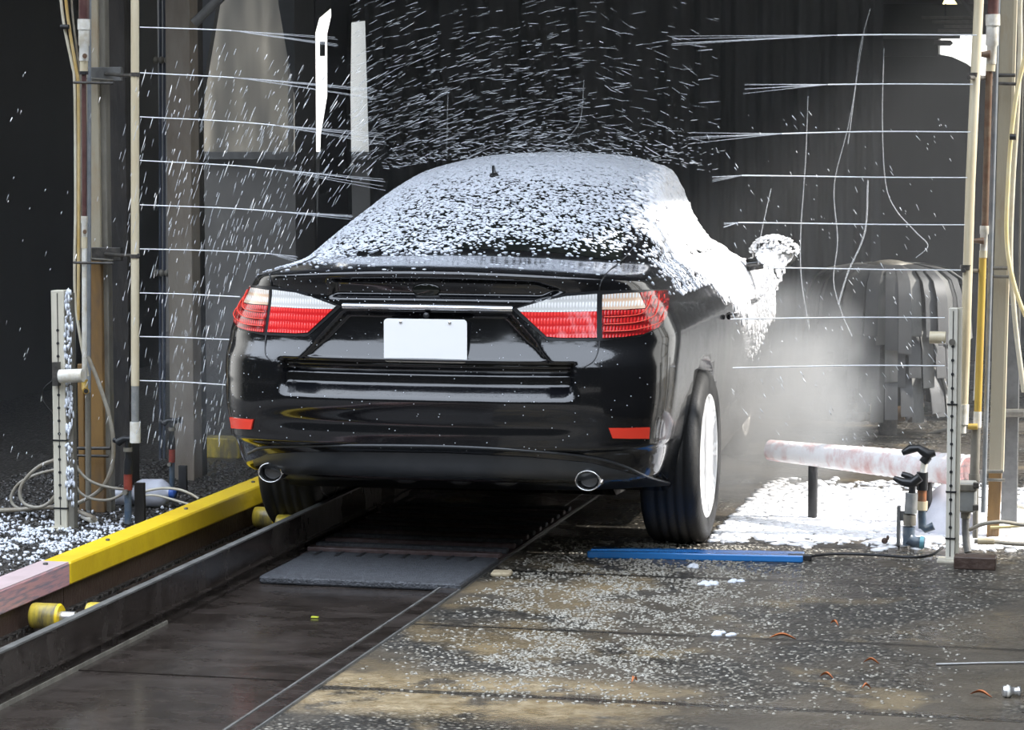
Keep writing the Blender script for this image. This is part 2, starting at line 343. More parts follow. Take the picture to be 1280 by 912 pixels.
# ------------------------------------------------------------------ THE SETTING
def ground_mat(name, kind):
    m = bpy.data.materials.new(name); m.use_nodes = True; t = m.node_tree; b = t.nodes['Principled BSDF']
    N = t.nodes.new; L = t.links.new
    g = N('ShaderNodeNewGeometry'); pos = g.outputs['Position']
    def noise(sc, det=6, rough=.6, vec=None):
        n = N('ShaderNodeTexNoise'); n.inputs['Scale'].default_value = sc; n.inputs['Detail'].default_value = det; n.inputs['Roughness'].default_value = rough
        L(vec or pos, n.inputs['Vector']); return n.outputs['Fac']
    def ramp(f, stops):
        r = N('ShaderNodeValToRGB'); els = r.color_ramp.elements
        els[0].position, els[0].color = stops[0][0], (*stops[0][1], 1); els[1].position, els[1].color = stops[-1][0], (*stops[-1][1], 1)
        for p, c in stops[1:-1]: e = els.new(p); e.color = (*c, 1)
        L(f, r.inputs[0]); return r.outputs[0]
    def mix(f, a, c, mode='MIX'):
        x = N('ShaderNodeMixRGB'); x.blend_type = mode
        for s, v in ((0, f), (1, a), (2, c)):
            if isinstance(v, (int, float)): x.inputs[s].default_value = v if s == 0 else (v, v, v, 1)
            elif isinstance(v, tuple): x.inputs[s].default_value = (*v, 1)
            else: L(v, x.inputs[s])
        return x.outputs[0]
    def mrange(f, a, c, lo=0, hi=1):
        r = N('ShaderNodeMapRange'); r.inputs['From Min'].default_value = a; r.inputs['From Max'].default_value = c; r.inputs['To Min'].default_value = lo; r.inputs['To Max'].default_value = hi
        L(f, r.inputs['Value']); return r.outputs[0]
    if kind == 'concrete':
        v = N('ShaderNodeTexVoronoi'); v.inputs['Scale'].default_value = 62; L(pos, v.inputs['Vector'])
        vd = v.outputs['Distance']
        sep = N('ShaderNodeSeparateXYZ'); L(v.outputs['Color'], sep.inputs[0])
        stone = ramp(sep.outputs[0], [(0, (.045, .04, .034)), (.45, (.13, .115, .09)), (.8, (.30, .27, .22)), (1, (.68, .64, .56))])
        gap = mrange(vd, .28, .52)
        peb = mix(gap, stone, (.03, .027, .022))
        # worn mortar skin hiding the pebbles in places
        skin = ramp(noise(7, 8, .7), [(.3, (.075, .062, .045)), (.7, (.12, .10, .075))])
        mask = mrange(noise(1.3, 6, .6), .47, .56)
        sp = N('ShaderNodeSeparateXYZ'); L(pos, sp.inputs[0])
        c1 = mix(mask, peb, skin)
        tanmask = mrange(noise(2.1, 4), .58, .66)
        c2 = mix(tanmask, c1, (.23, .175, .10))
        dark = mrange(noise(.9, 5), .42, .62)
        c3 = mix(dark, c2, mix(.55, c2, (.02, .02, .02)))
        def band(val, c, w, soft):   # 1 inside |val-c|<w
            s_ = N('ShaderNodeMath'); s_.operation = 'SUBTRACT'; L(val, s_.inputs[0]); s_.inputs[1].default_value = c
            a_ = N('ShaderNodeMath'); a_.operation = 'ABSOLUTE'; L(s_.outputs[0], a_.inputs[0])
            return mrange(a_.outputs[0], w+soft, w)
        def mul(a_, c_):
            x = N('ShaderNodeMath'); x.operation = 'MULTIPLY'
            for i_, v_ in ((0, a_), (1, c_)):
                if isinstance(v_, (int, float)): x.inputs[i_].default_value = v_
                else: L(v_, x.inputs[i_])
            return x.outputs[0]
        wob = N('ShaderNodeMath'); wob.operation = 'MULTIPLY_ADD'; L(noise(6, 4), wob.inputs[0]); wob.inputs[1].default_value = .05; L(sp.outputs['Y'], wob.inputs[2])
        Yw = wob.outputs[0]
        # smooth tan concrete around the near joint
        tanp = mul(mul(band(Yw, -1.93, .20, .14), mrange(sp.outputs['X'], 1.35, .95)), mrange(noise(5, 5), .40, .50))
        c3 = mix(tanp, c3, ramp(noise(18, 6), [(.35, (.20, .145, .075)), (.65, (.34, .27, .17))]))
        c3 = mix(mul(band(Yw, -.55, .9, .3), mul(band(sp.outputs['X'], .50, .28, .1), mrange(noise(2.3, 5), .46, .56))), c3, mix(.45, c3, (.26, .19, .10)))
        for yc, wd in ((-.895, .012), (.20, .014), (-1.90, .016)):
            c3 = mix(mul(band(Yw, yc, wd, .008), .85), c3, (.018, .016, .014))
        L(c3, b.inputs['Base Color'])
        rr0 = mrange(noise(1.7, 4), .40, .60, .16, .55)
        rr = mix(band(Yw, -1.885, .03, .02), rr0, .08); L(rr, b.inputs['Roughness'])
        bp = N('ShaderNodeBump'); bp.inputs['Strength'].default_value = .8; bp.inputs['Distance'].default_value = .006; bp.invert = True
        hm = N('ShaderNodeMath'); hm.operation = 'MULTIPLY'; L(mrange(vd, .1, .6), hm.inputs[0]); inv = mrange(mask, 0, 1, 1, .25); L(inv, hm.inputs[1])
        L(hm.outputs[0], bp.inputs['Height'])
        bp2 = N('ShaderNodeBump'); bp2.inputs['Strength'].default_value = .5; bp2.inputs['Distance'].default_value = .01
        L(noise(40, 4), bp2.inputs['Height']); L(bp.outputs[0], bp2.inputs['Normal']); L(bp2.outputs[0], b.inputs['Normal'])
    elif kind == 'gravel':
        v = N('ShaderNodeTexVoronoi'); v.inputs['Scale'].default_value = 55; L(pos, v.inputs['Vector'])
        sep = N('ShaderNodeSeparateXYZ'); L(v.outputs['Color'], sep.inputs[0])
        L(ramp(sep.outputs[0], [(0, (.012, .011, .010)), (.7, (.05, .045, .04)), (1, (.12, .11, .1))]), b.inputs['Base Color'])
        b.inputs['Roughness'].default_value = .35
        bp = N('ShaderNodeBump'); bp.inputs['Strength'].default_value = 1; bp.inputs['Distance'].default_value = .012; bp.invert = True
        L(v.outputs['Distance'], bp.inputs['Height']); L(bp.outputs[0], b.inputs['Normal'])
    else:  # wet steel
        mp = N('ShaderNodeMapping'); mp.inputs['Scale'].default_value = (1, 1.7, 1); L(pos, mp.inputs['Vector'])
        n1 = noise(5, 9, .7, mp.outputs[0])
        L(ramp(n1, [(.3, (.016, .012, .010)), (.48, (.033, .026, .022)), (.62, (.046, .036, .031)), (.8, (.06, .055, .05))]), b.inputs['Base Color'])
        L(mrange(noise(2.5, 6, .6, mp.outputs[0]), .38, .62, .13, .42), b.inputs['Roughness'])
        b.inputs['Metallic'].default_value = .15; b.inputs['Coat Weight'].default_value = .35; b.inputs['Coat Roughness'].default_value = .12
        bp = N('ShaderNodeBump'); bp.inputs['Strength'].default_value = .35; bp.inputs['Distance'].default_value = .01
        L(noise(16, 6), bp.inputs['Height']); L(bp.outputs[0], b.inputs['Normal'])
    return m
CONC = ground_mat('exposed_aggregate', 'concrete'); GRAV = ground_mat('wet_black_gravel', 'gravel'); STEEL = ground_mat('wet_brown_steel', 'steel')

def slab(name, x0, x1, y0, y1, z0, z1, mat, label):
    g = G().box((x0, y0, z0), (x1, y1, z1)); o = g.build(name, mat, keep=True); return struct(o, label)
slab('floor', 0.19, 9, -16, 14, -.2, 0, CONC, 'wet pebbly concrete driveway right of the steel track')
slab('floor_gravel', -9, -1.0, -16, 14, -.2, 0.0, GRAV, 'black gravel ground left of the yellow rail')
# steel track plates, each plate its own slab with a seam between
ys = [-6.0, -3.75, -1.86, -0.98, 14.0]
for i in range(4):
    slab('floor_plate', -0.585, 0.118, ys[i]+.004, ys[i+1]-.004, -.06, -.002 if i % 2 else .0, STEEL, 'wet brown steel plate of the conveyor track')
slab('floor_channel', -1.0, -0.622, -16, 14, -.2, -.012, STEEL, 'wet floor of the roller channel')
slab('floor_strip', 0.124, 0.186, -16, 14, -.1, .010, STEEL, 'raised steel edge strip right of the track plates')
slab('trim_2', 0.1165, 0.1235, -16, 14, -.1, .013, GALV2, 'lighter edge of the steel strip')  # thin lighter grey line along the strip
slab('trim_highlight', -.5895, -.5845, -16, -1.1, -.1, .012, GALV, 'painted highlight along the wet edge of the steel flange')  # highlight line on the flange, put in as a paler strip
slab('trim_1', 0.186, 0.192, -16, 14, -.1, .008, GALV2, 'thin steel angle along the concrete edge')
slab('floor_flange', -0.622, -0.588, -16, 14, -.1, .006, STEEL, 'steel flange at the foot of the channel beam')
# foundation under it all
slab('floor_base', -9, 9, -40, 30, -.5, -.21, CONC, 'ground slab')

DARKWALL = P('dark_olive_wall', (0.050, 0.045, 0.036), 0.6, noise=(0.066, 0.060, 0.048), nscale=1.2, stretch=(2, 2, .3))
DARKWALL2 = P('stained_dark_wall', (0.12, 0.115, 0.105), 0.5, noise=(0.19, 0.18, 0.165), nscale=1.5, stretch=(1, 1, .4))
ROOFM = P('tunnel_roof_sheet', (0.10, 0.09, 0.07), 0.7)
def st(name, g, mat, label): return struct(g.build(name, mat, keep=True), label)
st('wall_left', G().box((-4.3, 2.2, -.2), (-4.1, 8.2, 4.6)), DARKWALL, 'dark olive tunnel wall at the far left')
BY = 11.0
def bx(x): return atY(x, 300, BY).x
def bz(y): return atY(600, y, BY).z
xl, xr = bx(249), bx(464)
zs = bz(190)
g = G()
g.box((-8, BY, -.2), (xl, BY+.2, 4.6))                       # left of the opening
g.box((xl, BY, -.2), (xr, BY+.2, zs))                        # below the opening
ox0, ox1, oz0, oz1 = bx(1170), bx(1236), bz(100), bz(43)
g.box((xr, BY, -.2), (ox0, BY+.2, 4.6))
g.box((ox0, BY, -.2), (6, BY+.2, oz0)); g.box((ox0, BY, oz1), (6, BY+.2, 4.6)); g.box((ox1, BY, oz0), (6, BY+.2, oz1))
g.box((xl, BY, bz(-60)), (xr, BY+.2, 4.6))
st('wall_back', g, DARKWALL2, 'dark far wall of the tunnel with openings to daylight')
st('wall_sun_block', G().box((2.75, -2.2, -.2), (2.95, 0.95, 3.6)).box((2.75, 5.9, -.2), (2.95, 11.2, 3.6)).box((2.75, .95, 3.12), (2.95, 5.9, 3.6)), DARKWALL, 'unseen right-hand wall added to block the sun, with a wide opening')  # added out of view: shades the bay, lets sun through one opening
st('ceiling', G().box((-4.2, 0.6, 3.6), (2.95, 11.2, 3.75)), ROOFM, 'tunnel roof')

# ------------------------------------------------------------------ THE CAR
def interp(tab, z):
    """monotone-ish cubic through the rows of tab (first column is z)"""
    k = 0
    while k < len(tab)-2 and z > tab[k+1][0]: k += 1
    a, b = tab[k], tab[k+1]; h = b[0]-a[0]; t = max(0, min(1, (z-a[0])/h)); o = []
    for c in range(1, len(a)):
        def slope(i):
            if i <= 0 or i >= len(tab)-1: return None
            d0 = (tab[i][c]-tab[i-1][c])/(tab[i][0]-tab[i-1][0]); d1 = (tab[i+1][c]-tab[i][c])/(tab[i+1][0]-tab[i][0])
            return 0 if d0*d1 <= 0 else 2*d0*d1/(d0+d1)
        d = (b[c]-a[c])/h; m0 = slope(k); m1 = slope(k+1)
        m0 = d if m0 is None else m0; m1 = d if m1 is None else m1
        t2, t3 = t*t, t*t*t
        o.append((2*t3-3*t2+1)*a[c]+(t3-2*t2+t)*h*m0+(-2*t3+3*t2)*b[c]+(t3-t2)*h*m1)
    return o
#      z     Yrear  W     A    n    Yfront crown
TAB = [(.330, .120, .800, .34, 3.0, 4.66, 0),
       (.345, .020, .835, .38, 3.0, 4.72, 0),
       (.380, -.030, .850, .40, 3.0, 4.76, 0),
       (.460, -.060, .872, .42, 3.0, 4.80, 0),
       (.478, -.090, .880, .42, 3.0, 4.80, 0),
       (.500, -.092, .884, .43, 3.0, 4.80, 0),
       (.600, -.105, .900, .45, 3.0, 4.80, 0),
       (.690, -.105, .908, .46, 2.9, 4.79, 0),
       (.760, -.100, .910, .47, 2.9, 4.77, 0),
       (.850, -.060, .908, .48, 2.8, 4.72, 0),
       (.930, -.045, .880, .48, 2.8, 4.60, 0),
       (.975, -.040, .855, .48, 2.8, 4.40, .004),
       (1.010, -.040, .832, .47, 2.8, 3.95, .012),
       (1.050, -.045, .815, .46, 2.8, 3.72, .022),
       (1.095, -.060, .785, .45, 2.8, 3.60, .032),
       (1.106, -.045, .775, .44, 2.8, 3.55, .036),
       (1.116, .050, .765, .44, 2.8, 3.52, .038),
       (1.128, .250, .750, .42, 2.8, 3.48, .040),
       (1.140, .420, .738, .42, 2.8, 3.44, .040),
       (1.165, .520, .725, .42, 2.7, 3.38, .040),
       (1.200, .630, .708, .42, 2.7, 3.30, .040),
       (1.300, .960, .655, .42, 2.6, 3.06, .040),
       (1.400, 1.360, .600, .42, 2.5, 2.78, .035),
       (1.450, 1.640, .550, .42, 2.4, 2.62, .025),
       (1.480, 1.900, .43, .34, 2.3, 2.56, .012),
       (1.500, 2.120, .27, .20, 2.2, 2.44, .004),
       (1.505, 2.260, .04, .03, 2.0, 2.32, 0)]
TAB = [(r[0], r[1], r[2]*.938, *r[3:]) for r in TAB]

def poly_in(x, z, pts):
    """signed distance-like: >0 inside a convex polygon (counter clockwise)"""
    d = 9
    for i in range(len(pts)):
        (x0, z0), (x1, z1) = pts[i], pts[(i+1) % len(pts)]
        l = math.hypot(x1-x0, z1-z0); d = min(d, ((x1-x0)*(z-z0)-(z1-z0)*(x-x0))/l)
    return d
TRAP = [(-.475, .775), (.475, .775), (.30, .958), (-.30, .958)]
SCOOP = [(-.36, 1.000), (.42, 1.000), (.50, 1.045), (.40, 1.083), (-.36, 1.083)]
def dy_rear(x, z):
    ax = abs(x); d = 0
    # bumper shelf: a flat ledge in the middle band
    if .62 < z < .78:
        k = 1-smooth(ax, .515, .55)
        d += k*.055*max(0, min(1, (z-.650)/.048))
        d -= k*.0
    # deep gap below the lid
    d += (1-smooth(ax, .50, .56))*.022*max(0, 1-abs(z-.747)/.012)
    # number plate recess
    d += .030*smooth(poly_in(ax if x > 0 else -ax, z, TRAP) if False else poly_in(x, z, TRAP), 0, .018)
    # concave band under the deck lip
    d += .030*smooth(poly_in(x, z, SCOOP), 0, .020)
    # soft hollow in the bumper
    d += .012*math.exp(-((z-.565)/.035)**2)*(1-smooth(ax, .45, .75))
    return d
def build_body():
    zs_ = []
    z = .33
    while z < 1.115:
        zs_.append(z); z += .007
    zs_ += [1.118, 1.122, 1.126, 1.131, 1.136, 1.142, 1.15, 1.16, 1.172, 1.186] + [1.20+.012*i for i in range(20)]+[1.437, 1.446, 1.455, 1.464, 1.472, 1.480, 1.487, 1.493, 1.498, 1.502, 1.505]
    tx = [i/58*.90 for i in range(59)]
    rows = []
    for z in zs_:
        Yr, Wd, A, n, Yf, cr = interp(TAB, z)
        half = []
        quarter = [(t, (1-t**n)**(1/n)) for t in tx]
        v0 = quarter[-1][1]
        for i in range(1, 25):
            v = v0*(1-i/24); quarter.append(((1-v**n)**(1/n), v))
        for t, v in quarter: half.append((Wd*t, Yr+A*(1-v)+.035*t*t, t))
        ye = Yr+A+.035; 
        Af = min(.9, (Yf-ye)*.45); yfs = Yf-Af
        for i in range(1, 30): half.append((Wd*(1-.10*smooth(ye+(yfs-ye)*i/30, 1.6, 4.0)), ye+(yfs-ye)*i/30, 1))
        for i in range(0, 17):
            th = math.pi/2*i/16; c, s_ = math.cos(th), math.sin(th)
            half.append((Wd*.90*c**(2/2.4) if c > 1e-6 else 0, yfs+Af*s_**(2/2.4), 1))
        ring = [(x, y) for x, y, t in half]
        full = []
        for k, (x, y) in enumerate(ring): full.append((x, y))
        for k in range(len(ring)-2, 0, -1): full.append((-ring[k][0], ring[k][1]))
        row = []
        for x, y in full:
            zz = z-cr*(x/Wd)**2
            if y < .9: y = y+dy_rear(x, z)*(1-smooth(abs(x), .60, .75))
            # sills run lower than the rear bumper
            low = smooth(y, .45, .75)*max(0, 1-(z-.33)/.25)
            zz -= .12*low
            # bonnet: the front drops away
            row.append((x, y, zz))
        rows.append(row)
    n = len(rows[0]); g = G(); vs = [p for r in rows for p in r]; fs = []
    for i in range(len(rows)-1):
        for k in range(n): fs.append((i*n+k, i*n+(k+1) % n, (i+1)*n+(k+1) % n, (i+1)*n+k))
    h_ = n//2
    for base, flip in ((0, False), ((len(rows)-1)*n, True)):
        for k in range(0, h_):
            a_, b_, c_, d_ = k, k+1, (n-k-1) % n, (n-k) % n
            q = [a_, b_, c_, d_]; q = [i for j, i in enumerate(q) if i not in q[:j]]
            if len(q) > 2: fs.append(tuple(base+i for i in (q if flip else q[::-1])))
    g.add(vs, fs, True)
    return g
car = thing('car', 'black four-door sedan seen from behind, flecked with white foam', 'car', (0, 2.3, 0))
body = build_body().build('body', PAINT, car)
BVH = BVHTree.FromPolygons([v.co+ORG['car'] for v in body.data.vertices], [p.vertices for p in body.data.polygons])
# wheel arches cut out with a boolean
def bake_boolean(o, cutters):
    for c in cutters:
        md = o.modifiers.new('cut', 'BOOLEAN'); md.operation = 'DIFFERENCE'; md.solver = 'EXACT'; md.object = c
    dg = bpy.context.evaluated_depsgraph_get(); me = bpy.data.meshes.new_from_object(o.evaluated_get(dg))
    o.modifiers.clear(); o.data = me
    for c in cutters: bpy.data.objects.remove(c)
WY = (1.02, 3.84); WR = .338
cut = []
for sx_ in (-1, 1):
    for wy in WY:
        x0, x1 = sorted((sx_*.56, sx_*1.2))
        g = G().lathe([(.385, x0), (.385, x1)], (0, wy, WR+.01), (1, 0, 0), n=56, smooth=False)
        c = g.build('cutter', UNDER, keep=True); cut.append(c)
bpy.context.view_layer.update()
bake_boolean(body, cut)
if body.data.materials[0] is None: body.data.materials.clear(); body.data.materials.append(PAINT)
body.data.polygons.foreach_set('use_smooth', [len(p.vertices) < 20 for p in body.data.polygons])

def hit_px(x, y, off=0.004):
    r = ray(x, y).normalized(); h, nrm, i, d = BVH.ray_cast(CAM, r)
    if h is None: return None
    if nrm.dot(r) > 0: nrm = -nrm
    return h, nrm
def strip(name, top, bot, mat, parent, off=.006, nc=24, nr=6, thick=.012, mirror=False, sidecast=None, both=False):
    """a shell patch between two outlines, laid on the body and given thickness"""
    def along(pl, t):
        L = [0]
        for a, b in zip(pl[:-1], pl[1:]): L.append(L[-1]+math.hypot(b[0]-a[0], b[1]-a[1]))
        s = t*L[-1]
        for i in range(len(pl)-1):
            if s <= L[i+1]+1e-9:
                u = (s-L[i])/max(1e-9, L[i+1]-L[i]); return (pl[i][0]+(pl[i+1][0]-pl[i][0])*u, pl[i][1]+(pl[i+1][1]-pl[i][1])*u)
        return pl[-1]
    outer = []; inner = []; last = None
    for j in range(nr+1):
        for i in range(nc+1):
            a = along(top, i/nc); b = along(bot, i/nc); u = j/nr; p = (a[0]*(1-u)+b[0]*u, a[1]*(1-u)+b[1]*u)
            h = sidecast(*p) if sidecast else hit_px(*p)
            if h is None:
                q = BVH.find_nearest(atY(p[0], p[1], .02)) if not sidecast else BVH.find_nearest(Vector((.85, p[0], p[1])))
                h = (q[0], Vector((0, -1, 0)) if not sidecast else q[1])
            last = h
            outer.append(h[0]+h[1]*off); inner.append(h[0]+h[1]*(off-thick))
    res = []
    sides = [False, True] if both else [mirror]
    for mir in sides:
        o = [Vector((-v.x, v.y, v.z)) if mir else v for v in outer]; n_ = [Vector((-v.x, v.y, v.z)) if mir else v for v in inner]
        g = G(); C1 = nc+1; fs = [(j*C1+i, j*C1+i+1, (j+1)*C1+i+1, (j+1)*C1+i) for j in range(nr) for i in range(nc)]
        g.add(o, fs, True)
        edge = [i for i in range(C1)]+[j*C1+nc for j in range(1, nr+1)]+[nr*C1+i for i in range(nc-1, -1, -1)]+[j*C1 for j in range(nr-1, 0, -1)]
        m = len(edge); g.add([o[e_] for e_ in edge]+[n_[e_] for e_ in edge], [(k, (k+1) % m, (k+1) % m+m, k+m) for k in range(m)], False)
        res.append(g.build(name, mat, parent))
    return res if both else res[0]
def side_hit(y, z):
    h, nrm, i, d = BVH.ray_cast(Vector((3, y, z)), Vector((-1, 0, 0)))
    if h is None: return None
    if nrm.x < 0: nrm = -nrm
    return h, nrm

# tail lamps, traced on the right-hand side and mirrored across the car
LTOP = [(643, 386), (672, 377), (706, 369), (747, 365.5)]; LBOT = [(643, 386), (672, 409), (686, 423), (747, 423.5)]
for mir in (False, True):
    d = LTOP, LBOT
    hs = strip('tail_lamp', [(640, 386), (672, 374.5), (706, 367), (752, 363), (800, 362.5), (836, 362)], [(640, 386.5), (668, 412), (684, 426), (752, 426), (800, 421), (829, 408)], BLACKPL, car, off=.003, nc=40, nr=4, mirror=mir)
    hs['label'] = 'red and clear tail lamp cluster'
    strip('clear_lens', [(646, 385.5), (672, 378), (706, 370), (745, 367)], [(650, 389.5), (672, 390), (706, 390), (745, 389.5)], CLEAR_LENS, hs, off=.008, mirror=mir)['label'] = 'clear inner lens'
    strip('red_lens', [(650, 390), (672, 390.5), (706, 390.5), (745, 390)], [(683, 421), (700, 422.5), (720, 422.5), (745, 422.5)], RED_LENS, hs, off=.008, mirror=mir)['label'] = 'bright red inner lens'
    strip('indicator_lens', [(752, 368), (775, 366.5), (797, 366)], [(752, 387.5), (780, 387.5), (806, 386)], AMBER_LENS, hs, off=.008, mirror=mir)['label'] = 'clear lens patterned with amber'  # amber belongs to the ribbed lens colour, nothing is lit
    strip('outer_red_lens', [(752, 388.5), (785, 388.5), (806, 387), (799, 366), (818, 364), (834, 364.5)], [(752, 423), (780, 421.5), (803, 418), (822, 410), (832, 397), (836, 375)], RED_LENS_DARK, hs, off=.008, nc=48, mirror=mir)['label'] = 'dark red wraparound lens'
    for (a, b, c2) in ((397, 386, 812), (406, 393, 822), (415, 401, 829)):
        pts = [hit_px(x, y) for x, y in [(754, a), (775, a-.5), (795, a-2.5), (c2-8, b+4), (c2-2, b-6), (c2, 370)]]
        pts = curve_pts([h[0]+h[1]*.010 for h in pts], 6)
        G().tube([Vector((-p.x, p.y, p.z)) if mir else p for p in pts], .0022, 6).build('light_guide', LINE_RED, hs)
# bright trim strip above the plate, reflectors, satin valance
g_ = [hit_px(429+211*i/40, 382.5+4*i/40) for i in range(41)]
G().tube([h[0]+Vector((0, .002, 0)) for h in g_], .0115, 16).build('trim_strip', CHROME, car)['label'] = 'chrome strip above the number plate'
for mir in (False, True):
    strip('reflector', [(760, 535), (785, 535), (811, 534)], [(765, 547.5), (785, 548), (810, 548)], REFLECTOR, car, off=.006, nc=10, nr=3, mirror=mir)['label'] = 'small red bumper reflector'
strip('valance', [(318, 574), (335, 567), (370, 565), (450, 564), (560, 566), (660, 571), (735, 578), (790, 592), (838, 604)], [(322, 598), (345, 602), (380, 606), (450, 607), (560, 609), (660, 611), (735, 612), (790, 609), (838, 606)], VALANCE, car, off=.003, nc=60, nr=6)['label'] = 'dark grey lower bumper valance'
pts = [hit_px(x, y) for x, y in [(302, 578), (312, 566), (330, 559), (380, 557), (450, 556.5), (560, 558), (660, 563), (735, 571), (775, 581), (805, 594), (838, 604)]]
G().tube(curve_pts([h[0]+h[1]*.001 for h in pts if h], 8), .0055, 10).build('bumper_edge', VALANCE, car)['label'] = 'grey edge rib over the lower bumper'
# panel gaps of the boot lid, dark hairlines standing just proud of the paint
for mir in (False, True):
    pts = [hit_px(x, y) for x, y in [(803, 294), (796, 306), (783, 322), (765, 336), (755, 346), (750, 356), (749, 363)]]
    pts = [h[0]+h[1]*.001 for h in pts]
    G().tube([Vector((-p.x, p.y, p.z)) if mir else p for p in curve_pts(pts, 5)], .0022, 6).build('panel_gap', BLACKPL, car)
    pts = [hit_px(x, y) for x, y in [(749, 426), (747, 440), (741, 452), (728, 460)]]
    pts = [h[0]+h[1]*.001 for h in pts]
    G().tube([Vector((-p.x, p.y, p.z)) if mir else p for p in curve_pts(pts, 5)], .0025, 6).build('panel_gap', BLACKPL, car)
# number plate
pc = hit_px(534, 425)[0]; pl = G(); yy = pc.y-.030; cx_, cz_ = pc.x, pc.z; w_, h_, r_ = .1525, .0775, .014
poly = []
for qx, qz, a0 in ((1, 1, 0), (-1, 1, 90), (-1, -1, 180), (1, -1, 270)):
    for k in range(6):
        a = math.radians(a0+90*k/5); poly.append((cx_+qx*(w_-r_)+r_*math.cos(a), yy, cz_+qz*(h_-r_)+r_*math.sin(a)))
pl.prism(poly, (0, .004, 0)); lp = pl.build('number_plate', PLATEW, car); lp['label'] = 'blank white number plate'
for qx in (-.09, .09):
    G().lathe([(.006, 0), (.006, .003), (.003, .004)], (cx_+qx, yy, cz_+.066), (0, -1, 0), 12).build('plate_screw', CHROME, lp)
# small lens of the reversing camera
G().lathe([(.012, 0), (.010, .006), (.0, .010)], (cx_+.002, pc.y-.02, .945), (0, -1, -.4), 16).build('reversing_camera', BLACKPL, car)
# oval badge base in the concave band, left plain
eb = hit_px(533, 362); 
G().ball(eb[0], (.052, .010, .030), 24, 12).build('badge_mount', GLASS, car)
# exhaust tips with inner pipe
for (px, py) in ((343, 588.5), (737, 599)):
    h = hit_px(px, py); c = h[0]
    g = G().lathe([(.0395, .05), (.0400, -.030), (.041, -.041), (.0440, -.045), (.0470, -.040), (.046, .05)], c, (0, 1, 0), 36, sc=(1, .80))
    t_ = g.build('exhaust_tip', STEELTIP, car); t_['label'] = 'oval polished exhaust tip'
    G().lathe([(.028, -.005), (.030, -.012), (.032, -.005), (.032, .05)], c, (0, 1, 0), 28, sc=(1, .85)).build('inner_pipe', MUFF, t_)
    G().lathe([(.0385, -.001), (.0001, -.001)], c, (0, 1, 0), 28, sc=(1, .8)).build('exhaust_bore', UNDER, t_)
# mufflers and underbody seen below the valance
for sx_, nm in ((-1, 'left'), (1, 'right')):
    g = G().lathe([(.001, -.20), (.06, -.17), (.075, -.08), (.08, .05), (.075, .15), (.001, .19)], (sx_*.42, .35, .345), (1, 0, 0), 24, sc=(1.9, .62))
    g.build('muffler', MUFF, car)
G().box((-.55, 1.5, .24), (.55, 4.2, .36), .03).build('underbody', UNDER, car)
for x_ in (-.16, .05, .22): G().ball((x_, .30, .315), (.05, .05, .022), 12, 8).build('tow_loop', MUFF, car)

# rear screen, side windows
def top_hit(x, y):
    h, nrm, i, d = BVH.ray_cast(Vector((x, y, 3)), Vector((0, 0, -1)))
    return (h, nrm if nrm.z > 0 else -nrm) if h is not None else None
strip('rear_window', [(-.46, 1.50), (-.2, 1.44), (.2, 1.44), (.46, 1.50)], [(-.60, .58), (-.2, .50), (.2, .50), (.60, .58)], GLASS, car, off=.001, nc=50, nr=24, thick=.004, sidecast=top_hit)['label'] = 'sloping rear window under foam'
strip('side_window', [(1.52, 1.30), (1.75, 1.375), (2.05, 1.395), (2.45, 1.39)], [(1.40, 1.10), (1.7, 1.055), (2.05, 1.045), (2.45, 1.04)], GLASS, car, off=.003, nc=20, nr=12, thick=.006, sidecast=side_hit, both=True)
strip('side_window', [(2.52, 1.385), (2.75, 1.33), (2.95, 1.26), (3.2, 1.14)], [(2.52, 1.04), (2.75, 1.035), (2.95, 1.03), (3.3, 1.03)], GLASS, car, off=.003, nc=20, nr=12, thick=.006, sidecast=side_hit, both=True)
# shark fin aerial
fb = hit_px(621, 221)[0]
g = G(); n_ = 10; prof = [(-.055, 0), (-.05, .012), (-.035, .030), (-.018, .047), (-.006, .055), (.004, .052), (.006, .03), (.012, 0)]
pf = [(fb.x, fb.y-y_, fb.z+z_) for y_, z_ in prof]
g.prism([(p[0]-.004, p[1], p[2]-.008) for p in pf], (.008, 0, 0)); g.ball((fb.x, fb.y+.02, fb.z+.004), (.018, .05, .014), 16, 8)
g.build('roof_aerial', BLACKPL, car)
# door mirrors
for s_ in (-1, 1):
    g = G(); g.ball((s_*.885, 3.02, 1.035), (.105, .06, .072), 24, 14); g.tube([(s_*.76, 3.0, .985), (s_*.86, 3.0, 1.0)], [.03, .025], 10)
    mo = g.build('door_mirror', PAINT, car)
    G().ball((s_*.89, 2.966, 1.035), (.088, .012, .056), 24, 12).build('mirror_glass', CHROME, mo)
    # door handles
    for yh in (1.72, 2.72):
        h = side_hit(yh, .84)[0]; x_ = s_*(h.x+.012)
        G().tube([(x_, yh-.10, .84), (x_+s_*.012, yh-.07, .842), (x_+s_*.012, yh+.07, .842), (x_, yh+.10, .84)], .011, 8).build('door_handle', PAINT, car)
